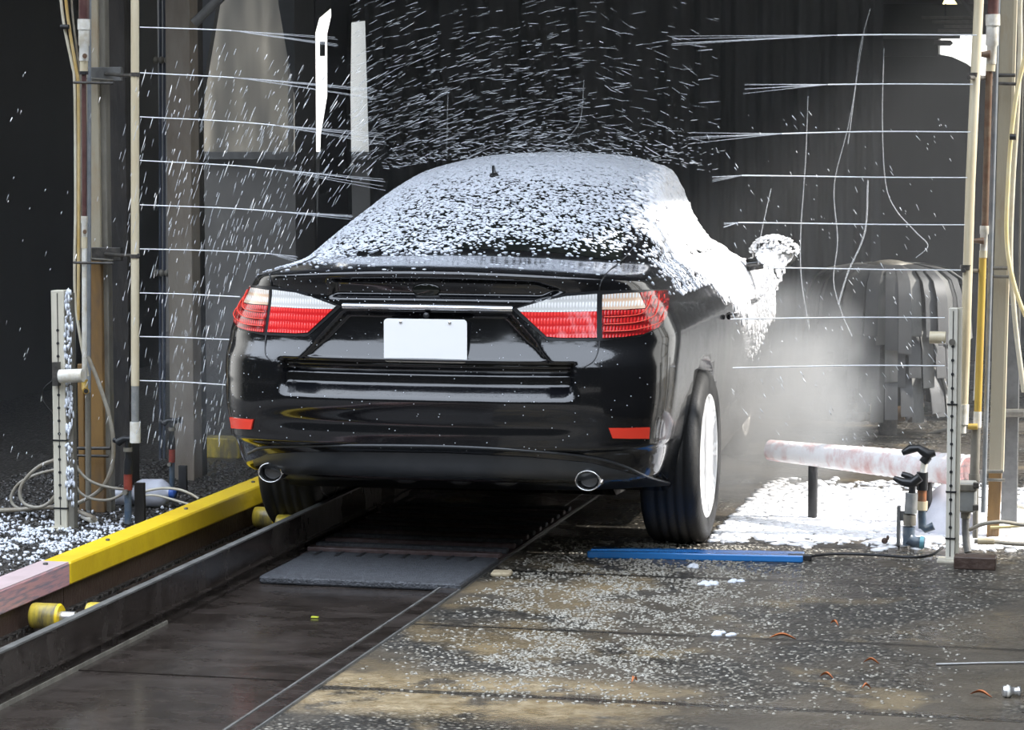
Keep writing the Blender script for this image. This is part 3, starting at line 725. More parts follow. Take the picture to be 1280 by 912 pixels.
# wheels: tyre with grooves, ten-spoke rim
def wheel(sx_, wy):
    c = Vector((sx_*(.762 if wy < 2 else .545), wy, WR)); ax = Vector((sx_, 0, 0))
    prof = [(.225, -.10), (.25, -.112), (.30, -.116), (.322, -.108), (.335, -.095)]
    for gx in (-.055, -.018, .018, .055):
        prof += [(.338, gx-.010), (.330, gx-.004), (.330, gx+.004), (.338, gx+.010)]
    prof += [(.335, .095), (.322, .108), (.30, .116), (.25, .112), (.232, .104), (.225, .095)]
    w = G().lathe(prof, c, ax, 64).build('wheel', TYRE, car); w['label'] = 'wheel with silver alloy rim'
    r = G(); r.lathe([(.246, .100), (.240, .110), (.232, .108), (.222, .09), (.218, .02), (.215, -.10)], c, ax, 64)
    r.lathe([(.0001, .098), (.030, .096), (.052, .085), (.06, .06)], c, ax, 32)
    for k in range(10):
        a = 2*math.pi*k/10
        for da in (-.07, .07):
            d1 = Vector((0, math.cos(a), math.sin(a))); d2 = Vector((0, math.cos(a+da), math.sin(a+da)))
            r.tube([c+ax*.080+d1*.045, c+ax*.088+d2*.13, c+ax*.098+d2*.232], [.016, .011, .012], 8)
    r.build('wheel_rim', ALLOY, w)
    G().lathe([(.15, .0), (.15, .02)], c, ax, 40).build('brake_disc', MUFF, w)
for s_ in (-1, 1):
    for wy in WY: wheel(s_, wy)
# the car stands very slightly askew on the track
CAR_YAW = math.radians(0.6)
car.rotation_euler.z = CAR_YAW
_p = Matrix.Rotation(CAR_YAW, 3, 'Z') @ Vector((0, 2.3, 0)); car.location = (_p.x, _p.y, 0)
RC = np.array(Matrix.Rotation(CAR_YAW, 3, 'Z'))

# ------------------------------------------------------------------ CONVEYOR
def bar_along(name, x0, x1, z0, z1, y0, y1, mat, bev=0.0, parent=None):
    return G().box((x0, y0, z0), (x1, y1, z1), bev).build(name, mat, parent)
beam = thing('channel_beam', 'long rusty steel channel beam along the left of the track plates', 'beam', (-.66, 0, 0))
bar_along('web', -.634, -.622, 0.0, .140, -9, 10, STEEL, parent=beam)
bar_along('top_flange', -.640, -.614, .140, .146, -9, 10, GALV2, parent=beam)
bar_along('angle_rib', -.622, -.606, .030, .036, -9, 10, STEEL, parent=beam)
# guide rail: yellow tube section, pink section nearer
yj = -.922
ra = thing('guide_rail', 'yellow painted square guide rail running up to the left rear wheel', 'rail', (-1.05, 0, 0))
bar_along('rail_tube', -1.10, -.995, .082, .160, yj, 6.5, YELLOW, .006, ra)
bar_along('rail_support', -1.07, -1.02, -.012, .082, yj, 6.5, BRICKRUST, parent=ra)
for yb in (-.45, .35, 1.15, 2.0, 2.9, 3.9):
    G().lathe([(.008, 0), (.008, .006), (.004, .007)], (-1.05, yb, .160), (0, 0, 1), 8).build('bolt', CLAMP, ra)
rb = thing('guide_rail', 'faded pink and grey guide rail section at the lower left', 'rail', (-1.05, -3, 0))
bar_along('rail_tube', -1.10, -.995, .082, .160, -8, yj-.006, PINK, .004, rb)
bar_along('rail_top', -1.098, -.997, .1603, .1625, -8, yj-.008, PINKTOP, parent=rb)['label'] = 'pale pink top face'
bar_along('rail_support', -1.07, -1.02, -.012, .082, -8, yj-.006, BRICKRUST, parent=rb)
G().lathe([(.009, 0), (.009, .006), (.004, .007)], (-1.05, yj-.08, .1625), (0, 0, 1), 8).build('bolt', CLAMP, rb)
# channel inner plates with a worn yellow edge
tr = thing('track_tray', 'brown steel tray with a worn yellow edge inside the roller channel', 'tray', (-.85, 2, -.012))
bar_along('tray', -.98, -.648, -.012, -.002, -.55, 7.5, STEEL, parent=tr)
bar_along('tray_edge', -.646, -.636, -.012, .10, -.55, 7.5, YELLOW_WORN, parent=tr)['label'] = 'worn yellow edge strip'
# rollers
def roller(x0, x1, y, z, r, label, grp=None):
    t = thing('conveyor_roller', label, 'roller', ((x0+x1)/2, y, z), grp)
    w = x1-x0
    G().lathe([(r*.72, 0), (r*.95, w*.03), (r, w*.10), (r, w*.90), (r*.95, w*.97), (r*.72, w)], (x0, y, z), (1, 0, 0), 28).build('roller_drum', YELLOW_WORN, t)
    G().lathe([(r*.45, -.004), (r*.45, w+.05)], (x0, y, z), (1, 0, 0), 14).build('axle', SILVER, t)
    G().lathe([(r*.9, w-.012), (r*1.02, w-.006), (r*.9, w+.001)], (x0, y, z), (1, 0, 0), 24).build('end_ring', YELLOW, t)
roller(-.985, -.885, -1.27, .042, .042, 'striped yellow roller beside the pink rail section')
roller(-.815, -.70, -1.22, .042, .042, 'yellow roller half hidden by the beam, right of the striped roller')
roller(-.985, -.890, .97, .045, .042, 'brown-stained roller behind the left rear wheel, next to the yellow rail')
roller(-.83, -.70, .79, .045, .042, 'brown-stained roller behind the left rear wheel, next to the beam')
# ribbed mat
mt = thing('ribbed_mat', 'dark grey ribbed rubber mat lying across the track plates behind the car', 'mat', (-.19, .6, 0))
MATM = P('grey_mat', (0.035, 0.037, 0.042), 0.6, noise=(0.075, 0.08, 0.09), nscale=60, bump=0.8, bscale=160)
MATR = P('red_brown_rib', (0.06, 0.035, 0.032), 0.5, noise=(0.10, 0.075, 0.075), nscale=30)
G().box((-.545, -.29, 0), (.192, .30, .026), .006).build('mat_sheet', MATM, mt)
G().box((-.578, .30, 0), (.188, 1.75, .012)).build('mat_base', MATR, mt)
for k in range(12):
    y0 = .36+k*.115
    G().box((-.572, y0, .012), (.180, y0+.045, .030), .004).build('rib', MATM if k % 2 else MATR, mt)
for k in range(8):
    x0 = -.50+k*.085
    G().box((x0, .20, .026), (x0+.012, .30, .029)).build('tread_notch', BLACK, mt)

# ------------------------------------------------------------------ LEFT ARCH
YA, YB = .743, 1.24
def pipe(name, px, Y, r, mat, label=None, cat=None, parent=None, n=14, smooth_n=0, group=None):
    pts = ppY(px, Y)
    if smooth_n: pts = curve_pts(pts, smooth_n)
    o = G().tube(pts, r, n).build(name, mat, parent)
    if label and parent is None: tag(o, label, cat, group)
    elif label: o['label'] = label
    return o
def vpost(name, xa, xb, ytop, base_xy, depth, mat, label, cat='post', Y=None, parent=None, bev=.003):
    """upright square section between two photo columns, standing on the ground"""
    if Y is None: Y = atZ(*base_xy, 0).y
    a = atY(xa, base_xy[1], Y); b = atY(xb, base_xy[1], Y); t = atY(xa, ytop, Y)
    o = G().box((a.x, Y, 0), (b.x, Y+depth, t.z), bev).build(name, mat, parent)
    if parent is None: tag(o, label, cat)
    return o
# slotted cream post with nozzle holes
def slotted_post(xa, xb, ytop, base, lab, side=+1):
    Y = atZ(*base, 0).y; a = atY(xa, base[1], Y); b = atY(xb, base[1], Y); tz = atY(xa, ytop, Y).z
    t = thing('slotted_post', lab, 'post', ((a.x+b.x)/2, Y, 0))
    w = b.x-a.x
    G().box((a.x, Y, .006), (b.x, Y+.06, tz), .002).build('post_body', WHITEPOST if side > 0 else CREAMPOST, t)
    m_ = (a.x+b.x)/2
    G().box((m_-.0018, Y-.0015, .02), (m_+.0018, Y+.001, tz-.01)).build('slot', CLAMP, t)
    G().box((a.x-.03, Y-.025, 0), (b.x+.015, Y+.085, .006)).build('base_plate', CREAMPOST, t)
    k = 0; z = .13
    while z < tz-.12:
        if (z < .34) or (z > tz-.62 and z < tz-.10):
            G().lathe([(.006, 0), (.006, .004)], (m_-.003*0, Y-.003, z), (0, 1, 0), 10).build('hole', BLACK, t)
        z += .052
    for z in (.085, .26 if side > 0 else .36, tz-.36):
        g = G(); g.box((a.x-.002, Y-.003, z), (b.x+.003, Y+.063, z+.006)); g.build('cable_tie', BLACKPL, t)
    return t, a, b, tz, Y
tl, la, lb, ltz, LY = slotted_post(68, 84, 363, (76, 662), 'short cream slotted post on the left, flecked with foam', -1)
G().box((lb.x+.001, LY+.012, .006), (lb.x+.026, LY+.05, ltz-.01)).build('side_channel', GALV, tl)
pts = [(np.random.uniform(lb.x, lb.x+.03), LY+np.random.uniform(-.006, .010), np.random.uniform(.1, ltz)) for _ in range(170)]
ax_ = [np.diag([np.random.uniform(.003, .007), .004, np.random.uniform(.006, .022)]) for _ in pts]
tag(scatter('foam_fleck', pts, ax_, FOAM), 'white foam running down the side of the left slotted post', 'foam', kind='stuff')
sn = thing('sensor', 'white cylinder sensor strapped to the left slotted post', 'sensor', atY(88, 470, LY-.04))
pipe('sensor_barrel', [(75, 470), (104, 469)], LY-.04, .027, WHITE_PL, parent=sn, n=20)
g = G(); c0 = atY(70, 468, LY-.02); g.box((c0.x-.012, LY-.03, c0.z-.045), (c0.x+.012, LY, c0.z+.05)); g.build('bracket', CLAMP, sn)
# rusty main post (two profiles)
vpost('square_post', 115, 130, -330, (120, 640), .08, RUSTPOST, 'tall rust-stained galvanised post of the left arch')
vpost('angle_post', 131, 139, -330, (135, 640), .05, GALV, 'thin grey angle standing right of the rusty left post', Y=YB+.02)
vpost('square_post', 99, 106.5, 455, (101, 640), .05, OCHRE, 'short ochre post at the foot of the left pipe riser', Y=YB+.02)
# bottom of the rusty post, painted ochre by rust, as a wrap sleeve
a = atY(113.8, 640, YB-.004); b = atY(130.5, 640, YB-.004)
tag(G().box((a.x, atZ(120, 640).y-.006, .0), (b.x, atZ(120, 640).y+.088, atY(120, 325, YB).z), .003).build('post_sleeve', OCHRE), 'ochre rusted sleeve around the lower left post', 'sleeve')
dk = vpost('timber_post', 140, 163, -330, (150, 612), .12, DARKWOOD, 'dark wet upright timber behind the left pipes', Y=2.05)
# spray pipe (left) with fittings
sp = thing('spray_pipe', 'aged cream upright spray pipe of the left arch', 'pipe', atY(169, 560, YA))
pipe('pipe_upper', [(168.5, -370), (169, 482)], YA, .0165, PVC, parent=sp)
pipe('pipe_lower', [(169, 482), (169, 530)], YA, .0155, PVC_GREY, parent=sp, label='grey lower length of pipe')
pipe('coupling', [(169, 527), (169, 553)], YA, .0215, WHITE_PL, parent=sp)
for y_ in (93, 320): pipe('pipe_clip', [(169, y_-2.4), (169, y_+2.4)], YA, .0195, CLAMP, parent=sp)
# riser with fittings
rs = thing('pipe_riser', 'left riser of maroon and white pipe with a small nozzle', 'pipe', atY(106, 490, 1.0))
YR = 1.0
pipe('maroon_pipe', [(105, -370), (105, 27)], YR, .0215, MAROON, parent=rs)
pipe('reducer', [(105, 24), (105, 37)], YR, .0265, WHITE_PL, parent=rs)
pipe('tee', [(105, 37), (105, 56), (105, 58), (104.8, 76)], YR, [.023, .023, .019, .019], WHITE_PL, parent=rs)
pipe('nozzle', [(106, 69.5, YR-.015), (106, 70, YR-.045)], YR, .0095, RUSTPIPE, parent=rs)
pipe('lower_collar', [(104.8, 76), (104.8, 89)], YR, .0165, PVC, parent=rs)
pipe('collar_nut', [(104.8, 89), (104.8, 93)], YR, .019, BLACK, parent=rs)
pipe('thin_pipe', [(105, 93), (105.5, 272)], YR, .0098, MAROON, parent=rs)
pipe('tee', [(105.5, 270), (105.5, 278), (105.5, 279), (105.5, 296)], YR, [.014, .014, .012, .012], WHITE_PL, parent=rs)
pipe('nozzle', [(106, 289, YR-.008), (106, 290, YR-.03)], YR, .008, RUSTPIPE, parent=rs)
pipe('collar', [(105.5, 296), (105.5, 310)], YR, .0125, PVC, parent=rs)
pipe('white_pipe', [(105.5, 310), (105.8, 478)], YR, .0105, WHITE_PL, parent=rs)
pipe('elbow', [(105.8, 474), (106, 486), (107.5, 488.5, YR-.04)], YR, .0135, YPIPE, parent=rs)
pipe('elbow_bore', [(107.5, 488.5, YR-.038), (107.6, 488.7, YR-.044)], YR, .009, BLACK, parent=rs)
pipe('grey_conduit', [(112, -370), (111, 640)], 1.12, .0085, BLUEGREY, 'slim blue-grey conduit beside the left rusty post', 'conduit')
pipe('grey_pipe', [(110, 490), (110.5, 637)], 1.05, .012, GALV, 'grey pipe stub standing under the left riser', 'pipe')
pipe('thin_conduit', [(94, 366), (92, 560)], 1.1, .005, BLUEGREY, 'thin conduit behind the left slotted post', 'conduit')
# hoses at the top left
pipe('hose', [(40, -340), (72, -40), (80, 30), (90, 80), (93.5, 110), (94.5, 250), (93.5, 360), (100, 420), (110, 470)], 1.06, .0062, HOSE_W, 'outermost cream hose hanging at the top left', 'hose', smooth_n=6)
pipe('hose', [(46, -340), (78, -40), (86, 30), (95, 85), (98, 115), (98.5, 250), (98, 400)], 1.06, .0066, HOSE_Y, 'yellowed hose hanging between two cream hoses at the top left', 'hose', smooth_n=6)
pipe('hose', [(56, -340), (86, -40), (91, 20), (97, 70), (101, 110), (101, 250), (101, 330)], 1.10, .0045, HOSE, 'thin grey hose nearest the left maroon pipe', 'hose', smooth_n=6)
pipe('hose_tie', [(76, 33.5), (86, 33.5)], 1.04, .010, BLACK, 'black tie round the hoses at the top left', 'tie', n=6)
# clamps bridging posts and pipes
for (y_, nm) in ((96, 'upper'), (321, 'lower')):
    t = thing('clamp_bracket', f'{nm} steel bracket clamping the left pipes to the rusty post', 'bracket', atY(125, y_, .95))
    mm = GALV2 if y_ < 200 else CLAMP
    a = atY(115, y_-12, 1.20); b = atY(152, y_+5, 1.20)
    G().box((a.x, 1.19, b.z), (b.x, 1.215, a.z), .002).build('plate', mm, t)
    pipe('arm', [(132, y_-4, 1.19), (150, y_-2, .98), (173, y_-2, YA-.012)], YA, .007, CLAMP, parent=t)
    pipe('clamp_bar', [(92, y_+7), (142, y_+8)], .98, .0055, CLAMP, parent=t)
    pipe('clamp_bar', [(94, y_+1), (141, y_+4)], 1.16, .004, GALV, parent=t)
t = thing('clamp_bracket', 'dark bracket low down on the left rusty posts', 'bracket', atY(118, 562, 1.2))
pipe('clamp_bar', [(92, 560), (138, 560)], 1.18, .007, CLAMP, parent=t); pipe('clamp_bar', [(93, 569), (136, 570)], 1.18, .006, CLAMP, parent=t)
# coiled hoses on the ground, left
pipe('hose', [(70, 574), (50, 582), (33, 597), (25, 613), (29, 628), (45, 634), (60, 629), (75, 612)], 1.0, .0075, HOSE, 'outer loop of brown-stained hose at the far left', 'hose', smooth_n=8)
pipe('hose', [(72, 586), (45, 593), (24, 604), (14, 620), (18, 632), (35, 638), (55, 634), (75, 620)], 1.06, .0065, HOSE, 'inner loop of clear hose at the far left', 'hose', smooth_n=8)
pipe('hose', [(-20, 638, 1.05), (20, 637, 1.05), (60, 634, 1.03), (90, 636, 1.0), (110, 644, .93), (118, 648, .88)], 1.0, .010, HOSE, 'thick grey hose lying on the gravel across the left post foot', 'hose', smooth_n=8)
G().tube([atY(105, 642, .95), atY(117, 649, .87)], [.012, .016], 12)
tag(G().tube([atZ(104, 645, .02), atZ(117, 650, .02)], [.012, .017], 14).build('hose_connector', WHITE_PL), 'white hose connector lying on the gravel by the left post', 'connector')
pipe('hose', [(110, 445), (124, 480), (138, 525), (142, 560), (138, 590), (125, 612), (105, 625), (88, 632)], .95, .0085, HOSE, 'clear hose bowing down in front of the left rusty post', 'hose', smooth_n=8)
pipe('hose', [(92, 545), (93, 575), (105, 595), (125, 606), (155, 611), (162, 606)], .93, .0062, HOSE, 'upper slack hose running to the left valve', 'hose', smooth_n=8)
pipe('hose', [(93, 560), (93, 600), (105, 619), (130, 625), (150, 619), (160, 609)], .90, .0058, HOSE, 'lower slack hose running to the left valve', 'hose', smooth_n=8)
pipe('hose', [(172, 619), (185, 613), (205, 610), (225, 612), (240, 618), (248, 623)], 1.2, .0055, HOSE_W, 'pale hose arching over behind the yellow rail', 'hose', smooth_n=8)
pipe('hose', [(178, 619), (195, 619), (215, 624), (236, 630)], 1.15, .005, HOSE_W, 'lower pale hose dipping behind the yellow rail', 'hose', smooth_n=8)
pipe('wire', [(66, 475), (55, 485), (54, 500), (66, 516)], .8, .0015, BLACK, 'thin black wire looping left of the sensor', 'wire', smooth_n=8)
# valve risers
def valve(base_px, Y, lab, sc=1.0, dark=BLACKPL):
    x, yb = base_px; t = thing('spray_valve', lab, 'valve', atY(x, yb, Y))
    P_ = lambda dx, dy, dz=0: (x+dx*sc, yb+dy*sc, Y+dz)
    pipe('stand_pipe', [P_(0, 0), P_(0, -42)], Y, .015*sc, BLUEFIT, parent=t)
    pipe('red_coupling', [P_(0, -42), P_(0, -62)], Y, .0175*sc, RED_FIT, parent=t)
    pipe('body', [P_(0, -62), P_(0, -78), P_(0, -82), P_(0, -92)], Y, [.019*sc, .017*sc, .013*sc, .013*sc], dark, parent=t)
    pipe('collar', [P_(0, -90), P_(0, -95)], Y, .019*sc, GALV, parent=t)
    pipe('head', [P_(-13, -101), P_(-4, -106), P_(5, -105), P_(14, -108)], Y, [.017*sc, .014*sc, .017*sc, .012*sc], dark, parent=t, n=10)
    pipe('neck', [P_(0, -95), P_(1, -104)], Y, .014*sc, dark, parent=t)
    g = G()
    for ddx in (-16, 14): g.ball(atY(*P_(ddx, -104)), .012*sc)
    g.build('nozzle', dark, t)
    g = G(); c = atY(*P_(0, -40)); g.lathe([(.011*sc, 0), (.011*sc, .02), (.006*sc, .02), (.006*sc, .002)], (c.x, Y-.038, c.z), (0, 1, 0), 14); g.build('port_ring', GALV, t)
    return t
valve((160, 654), .88, 'left spray valve with red coupling below the cream spray pipe')
valve((215, 612), 1.9, 'further spray valve standing by the tan post', .82)
a = atZ(174, 655); G_ = G().box((a.x-.02, a.y, 0), (a.x+.022, a.y+.02, .17), .001)
tag(G_.build('stake', DARKWOOD), 'foam-streaked dark stake beside the left spray valve', 'stake')
a = atZ(228, 617); tag(G().box((a.x-.018, a.y, 0), (a.x+.018, a.y+.02, .125), .001).build('stake', BLACK), 'black stake in front of the tan post', 'stake')
# jug
jx = atZ(192, 636)
jg = thing('plastic_jug', 'white plastic jug with a blue cap lying behind the left valve', 'jug', jx)
g = G().lathe([(.001, -.075), (.052, -.07), (.060, -.05), (.060, .04), (.045, .065), (.02, .075), (.018, .09)], (jx.x-.02, jx.y+.05, .062), (1, -.15, .05), 28); g.build('jug_body', JUG, jg)
G().lathe([(.022, .085), (.022, .105), (.001, .106)], (jx.x-.02, jx.y+.05, .062), (1, -.15, .05), 20).build('jug_cap', P('blue_cap', (.04, .12, .45), .4), jg)
g = G().lathe([(.001, 0), (.05, .01), (.06, .05), (.055, .07), (.001, .075)], (jx.x-.16, jx.y+.08, 0), (0, 0, 1), 24); tag(g.build('plastic_tub', JUG), 'low white tub between the left post and the valve', 'tub')
# next arch further in: tan post, pipes, brace
vpost('square_post', 213, 243, -330, (230, 600), .11, TAN, 'wide tan square post further inside on the left', Y=2.3)
vpost('dark_post', 244, 252, -330, (248, 590), .08, DARKWOOD, 'narrow black strip post right of the tan post', Y=2.45)
for x_, lb_ in ((200.5, 'left of two dark blue upright pipes on the left wall side'), (205.5, 'right of two dark blue upright pipes on the left wall side')):
    pipe('wall_pipe', [(x_, -370), (x_, 575)], 3.0, .0075, BLUEPIPE, lb_, 'pipe')
for y_, w in ((75, 'upper'), (341, 'lower')):
    t = thing('pipe_clamp', f'{w} pale clamp on the dark blue pipes', 'clamp', atY(202, y_, 2.95))
    g = G()
    for dx in (-7, 0, 7): g.ball(atY(202+dx, y_, 2.96), (.016, .012, .018), 12, 8)
    g.build('clamp_body', GALV, t); G().box(tuple(atY(193, y_+3, 2.975)), tuple(atY(211, y_-3, 2.985))).build('strap', GALV2, t)
pipe('brace', [(243, 29), (285, -12)], 2.25, .028, GALV2, 'diagonal grey brace at the top of the tan post', 'brace', n=4)
# yellow rail beyond
a = atZ(251, 572, .0)
tag(G().box((a.x, a.y, .0), (a.x+.20, a.y+.12, .10), .006).build('kerb_block', YELLOW_WORN), 'worn yellow block beyond the tan post, left of the car', 'block')

# ------------------------------------------------------------------ RIGHT ARCH
tr_, ra_, rb_, rtz, RY = slotted_post(1181.5, 1193, 385, (1187, 702), 'short cream slotted post on the right with cable ties', 1)
G().box((rb_.x+.001, RY+.01, .006), (rb_.x+.014, RY+.055, rtz)).build('side_face', CREAMPOST, tr_)
G().lathe([(.012, 0), (.012, .006), (.006, .009)], (rb_.x-.02, RY-.008, rtz-.125), (0, 1, 0), 12).build('bolt', GALV, tr_)
sr = thing('sensor', 'cream cylinder sensor left of the right slotted post', 'sensor', atY(1171, 422, RY))
pipe('sensor_barrel', [(1162, 421.5), (1182, 422)], RY+.02, .023, PVC, parent=sr, n=20)
spr = thing('spray_pipe', 'cream upright spray pipe of the right arch, leaning slightly', 'pipe', atY(1205, 540, YA))
pipe('pipe_upper', [(1241, -370, 1.12), (1213, 228, .92), (1206, 456, .86), (1204, 505, .86)], .9, .0185, PVC, parent=spr)
pipe('coupling', [(1204, 505), (1203, 530)], .86, .022, WHITE_PL, parent=spr)
pipe('pipe_end', [(1203, 530), (1203, 541)], .86, .014, WHITE_PL, parent=spr)
for x_, y_, dY in ((1217.5, 94, .965), (1207.5, 334, .89)): pipe('pipe_clip', [(x_, y_-3.2), (x_-.1, y_+3.2)], dY, .0215, CLAMP, parent=spr)
rr_ = thing('pipe_riser', 'right riser of maroon, white and yellow pipe', 'pipe', atY(1225, 595, 1.15))
YR = 1.15
pipe('maroon_pipe', [(1256, -370), (1241, 20)], YR, .021, MAROON, parent=rr_)
pipe('reducer', [(1241, 18), (1241, 32)], YR, .028, WHITE_PL, parent=rr_)
pipe('tee', [(1240.5, 32), (1240, 56), (1240, 58), (1239, 80)], YR, [.024, .024, .019, .019], WHITE_PL, parent=rr_)
pipe('nozzle', [(1238, 68), (1231, 68), (1222, 67.5)], YR-.03, [.017, .012, .008], RUSTPIPE, parent=rr_)
pipe('collar', [(1238.5, 80), (1238, 89)], YR, .018, PVC, parent=rr_)
pipe('thin_pipe', [(1236.5, 89), (1231, 284)], YR, .0135, RUSTPIPE, parent=rr_)
pipe('tee', [(1230.5, 282), (1230.3, 292), (1230, 293), (1229.5, 313)], YR, [.0175, .0175, .0145, .0145], WHITE_PL, parent=rr_)
pipe('nozzle', [(1230, 301), (1222, 301), (1212, 301)], YR-.03, [.014, .010, .006], RUSTPIPE, parent=rr_)
pipe('collar', [(1229.3, 313), (1229, 322)], YR, .0155, PVC, parent=rr_)
pipe('yellow_pipe', [(1228.5, 322), (1222, 520)], YR, .0145, YPIPE, parent=rr_)
pipe('cap', [(1222, 514), (1221.5, 534)], YR, .016, WHITE_PL, parent=rr_)
pipe('elbow', [(1210, 533, YR-.03), (1222, 533)], YR-.03, .012, YPIPE, parent=rr_)
pipe('grey_pipe', [(1220, 534), (1218, 596)], YR, .0185, GALV, parent=rr_)
pipe('flange', [(1218, 592), (1218, 600)], YR, .022, GALV, parent=rr_)
pipe('grey_conduit', [(1258, -370), (1229, 640)], 1.18, .0095, BLUEGREY, 'blue-grey conduit running down between the right riser and post', 'conduit')
pipe('grey_conduit', [(1257, -330), (1218, 500)], 1.24, .0045, WHITE_PL, 'thin pale rod behind the right riser', 'rod')
pr = thing('square_post', 'tall weathered square post of the right arch, rusty at its foot', 'post', atZ(1240, 672))
def lean_box(name, q0, q1, Y, d, mat, parent):
    """leaning upright: q = (x_left, x_right, y) in the photo at the top and at the foot"""
    A = atY(q0[0], q0[2], Y); B = atY(q0[1], q0[2], Y); C_ = atY(q1[0], q1[2], Y); D = atY(q1[1], q1[2], Y)
    return G().prism([A, B, D, C_], (0, d, 0)).build(name, mat, parent)
lean_box('post_upper', (1260, 1277, -340), (1236, 1251, 590), 1.36, .07, RUSTPOST, pr)
lean_box('post_flange', (1277, 1281, -340), (1251, 1254, 590), 1.36, .07, PVC, pr)['label'] = 'pale right-hand edge'
lean_box('post_foot', (1236, 1252, 590), (1233, 1248, 672), 1.365, .06, OCHRE, pr)['label'] = 'rusted brown foot of the post'
for y_, xm, lb_ in ((97, 1255, 'upper'), (338, 1245, 'middle'), (592, 1240, 'lowest')):
    t = thing('clamp_bracket', f'{lb_} pair of clamp bars on the right square post', 'bracket', atY(xm, y_, 1.3))
    mm = CLAMP if y_ < 200 else GALV
    pipe('clamp_bar', [(xm-18, y_-3), (xm+14, y_-3)], 1.30, .0075, mm, parent=t)
    pipe('clamp_bar', [(xm-18, y_+7), (xm+16, y_+8)], 1.30, .0065, mm, parent=t)
    pipe('bolt', [(xm-14, y_-5, 1.285), (xm-14, y_+10, 1.285)], 1.285, .006, SILVER, parent=t)
    if y_ < 500: pipe('arm', [(xm-44+(0 if y_ < 200 else 3), y_, .86), (xm-16, y_, 1.28)], 1.0, .008, CLAMP, parent=t)
# electrical box
eb_ = thing('junction_box', 'grey metal junction box right of the right slotted post', 'box', atY(1210, 640, .95))
a = atY(1196, 640, .93); b = atY(1224, 604, .93)
G().box((a.x, .93, a.z), (b.x-.012, 1.02, b.z), .006).build('box_body', BOXGREY, eb_)
G().box((a.x-.004, .922, b.z-.03), (b.x-.008, .94, b.z-.004), .003).build('box_lid', GALV, eb_)
for dz in (.0, .085): G().box((b.x-.022, .915, a.z+.01+dz), (b.x, .935, a.z+.032+dz), .002).build('hinge', CLAMP, eb_)
pipe('conduit', [(1207, 640, .97), (1207, 665, .97), (1208, 680, .96), (1210, 690, .95)], .96, .0145, GALV2, parent=eb_)
pipe('conduit_nut', [(1207, 640), (1207, 647)], .97, .019, GALV, parent=eb_)
a = atZ(1192, 711); b = atZ(1245, 711)
tag(G().box((a.x, a.y, 0), (b.x, a.y+.09, .045), .003).build('steel_block', BRICKRUST), 'rusty brown steel block at the foot of the right arch', 'block')
pipe('grey_pipe', [(1220, 598), (1219, 672)], 1.15, .011, GALV, 'slim grey pipe standing right of the junction box', 'pipe')
# hoses at the right edge
pipe('hose', [(1310, -340), (1292, -30), (1283, 60), (1272, 110), (1264, 170), (1260, 228), (1258, 290), (1262, 330), (1272, 370), (1284, 400)], 1.25, .0085, HOSE_YW, 'pale yellow hose curving down beside the right post', 'hose', smooth_n=6)
pipe('hose', [(1290, -340), (1276, -30), (1275, 60), (1271, 150), (1266, 228), (1263, 320), (1267, 380), (1272, 430), (1280, 490)], 1.3, .010, HOSE_W, 'thick cream hose beside the pale yellow hose on the right', 'hose', smooth_n=6)
pipe('hose_tie', [(1262, 171), (1270, 171)], 1.23, .0125, BLACK, 'black tie on the hoses right of the right post', 'tie', n=6)
pipe('thin_conduit', [(1285, -300), (1273, 400)], 1.6, .004, GALV, 'thin rod behind the right hoses', 'rod')
vpost('flat_post', 1251, 1271, 380, (1262, 656), .03, GALV2, 'broad flat grey post at the right edge', Y=1.75)
pipe('cross_bar', [(1250, 516), (1280, 516)], 1.72, .022, GALV, 'grey cross bar on the flat post at the right edge', 'bar', n=4)
pipe('hose', [(1212, 662, .95), (1228, 655, .92), (1250, 652, .92), (1275, 655, .95), (1300, 658, .95)], .92, .0075, HOSE, 'clear hose arching from the junction box to the right edge', 'hose', smooth_n=6)
pipe('hose', [(1238, 659, 1.0), (1262, 658, 1.0), (1300, 654, 1.0)], 1.0, .006, HOSE_YW, 'yellowish hose just under the arching clear hose', 'hose', smooth_n=6)
pipe('hose', [(1218, 676), (1243, 677), (1262, 679), (1300, 681)], .98, .008, HOSE, 'grey hose lying along the ground right of the block', 'hose')
pipe('hose_coupling', [(1222, 676), (1243, 676.5)], .975, .013, PVC, 'cream hose coupling above the rusty block', 'coupling')
pipe('hose', [(1246, 622), (1265, 630), (1290, 637)], 1.9, .009, HOSE_W, 'white hose behind the right post foot', 'hose', smooth_n=4)

# valve cluster right
vc = thing('spray_valve', 'pair of black spray nozzles on grey stand pipes left of the right slotted post', 'valve', atZ(1135, 684))
VY = 1.03
pipe('stand_pipe', [(1136, 681), (1136, 658)], VY, .0235, BLUEFIT, parent=vc, label='slate blue stand pipe')
pipe('base_elbow', [(1136, 673), (1142, 677), (1156, 678)], VY-.01, [.024, .022, .021], BLUEFIT, parent=vc)
pipe('elbow_ring', [(1150, 677.5), (1155, 678)], VY-.01, .0245, P('teal_ring', (.12, .30, .36), .35), parent=vc)
pipe('collar', [(1137, 656), (1137, 643)], VY, .0245, GALV, parent=vc)
pipe('coupling', [(1138.5, 641), (1139.5, 616)], VY, .0245, PVC_GREY, parent=vc)
pipe('neck', [(1140, 616), (1140.5, 608)], VY, .014, BLACKPL, parent=vc)
pipe('lower_head', [(1117, 597), (1128, 602), (1140, 604), (1150, 596)], VY, [.009, .016, .021, .018], BLACKPL, parent=vc, n=12)
pipe('lower_lever', [(1127, 592), (1136, 595), (1146, 600)], VY+.01, [.010, .013, .012], BLACKPL, parent=vc, n=10)
pipe('rear_pipe', [(1153, 660), (1152, 626)], VY+.05, .016, BLUEFIT, parent=vc)
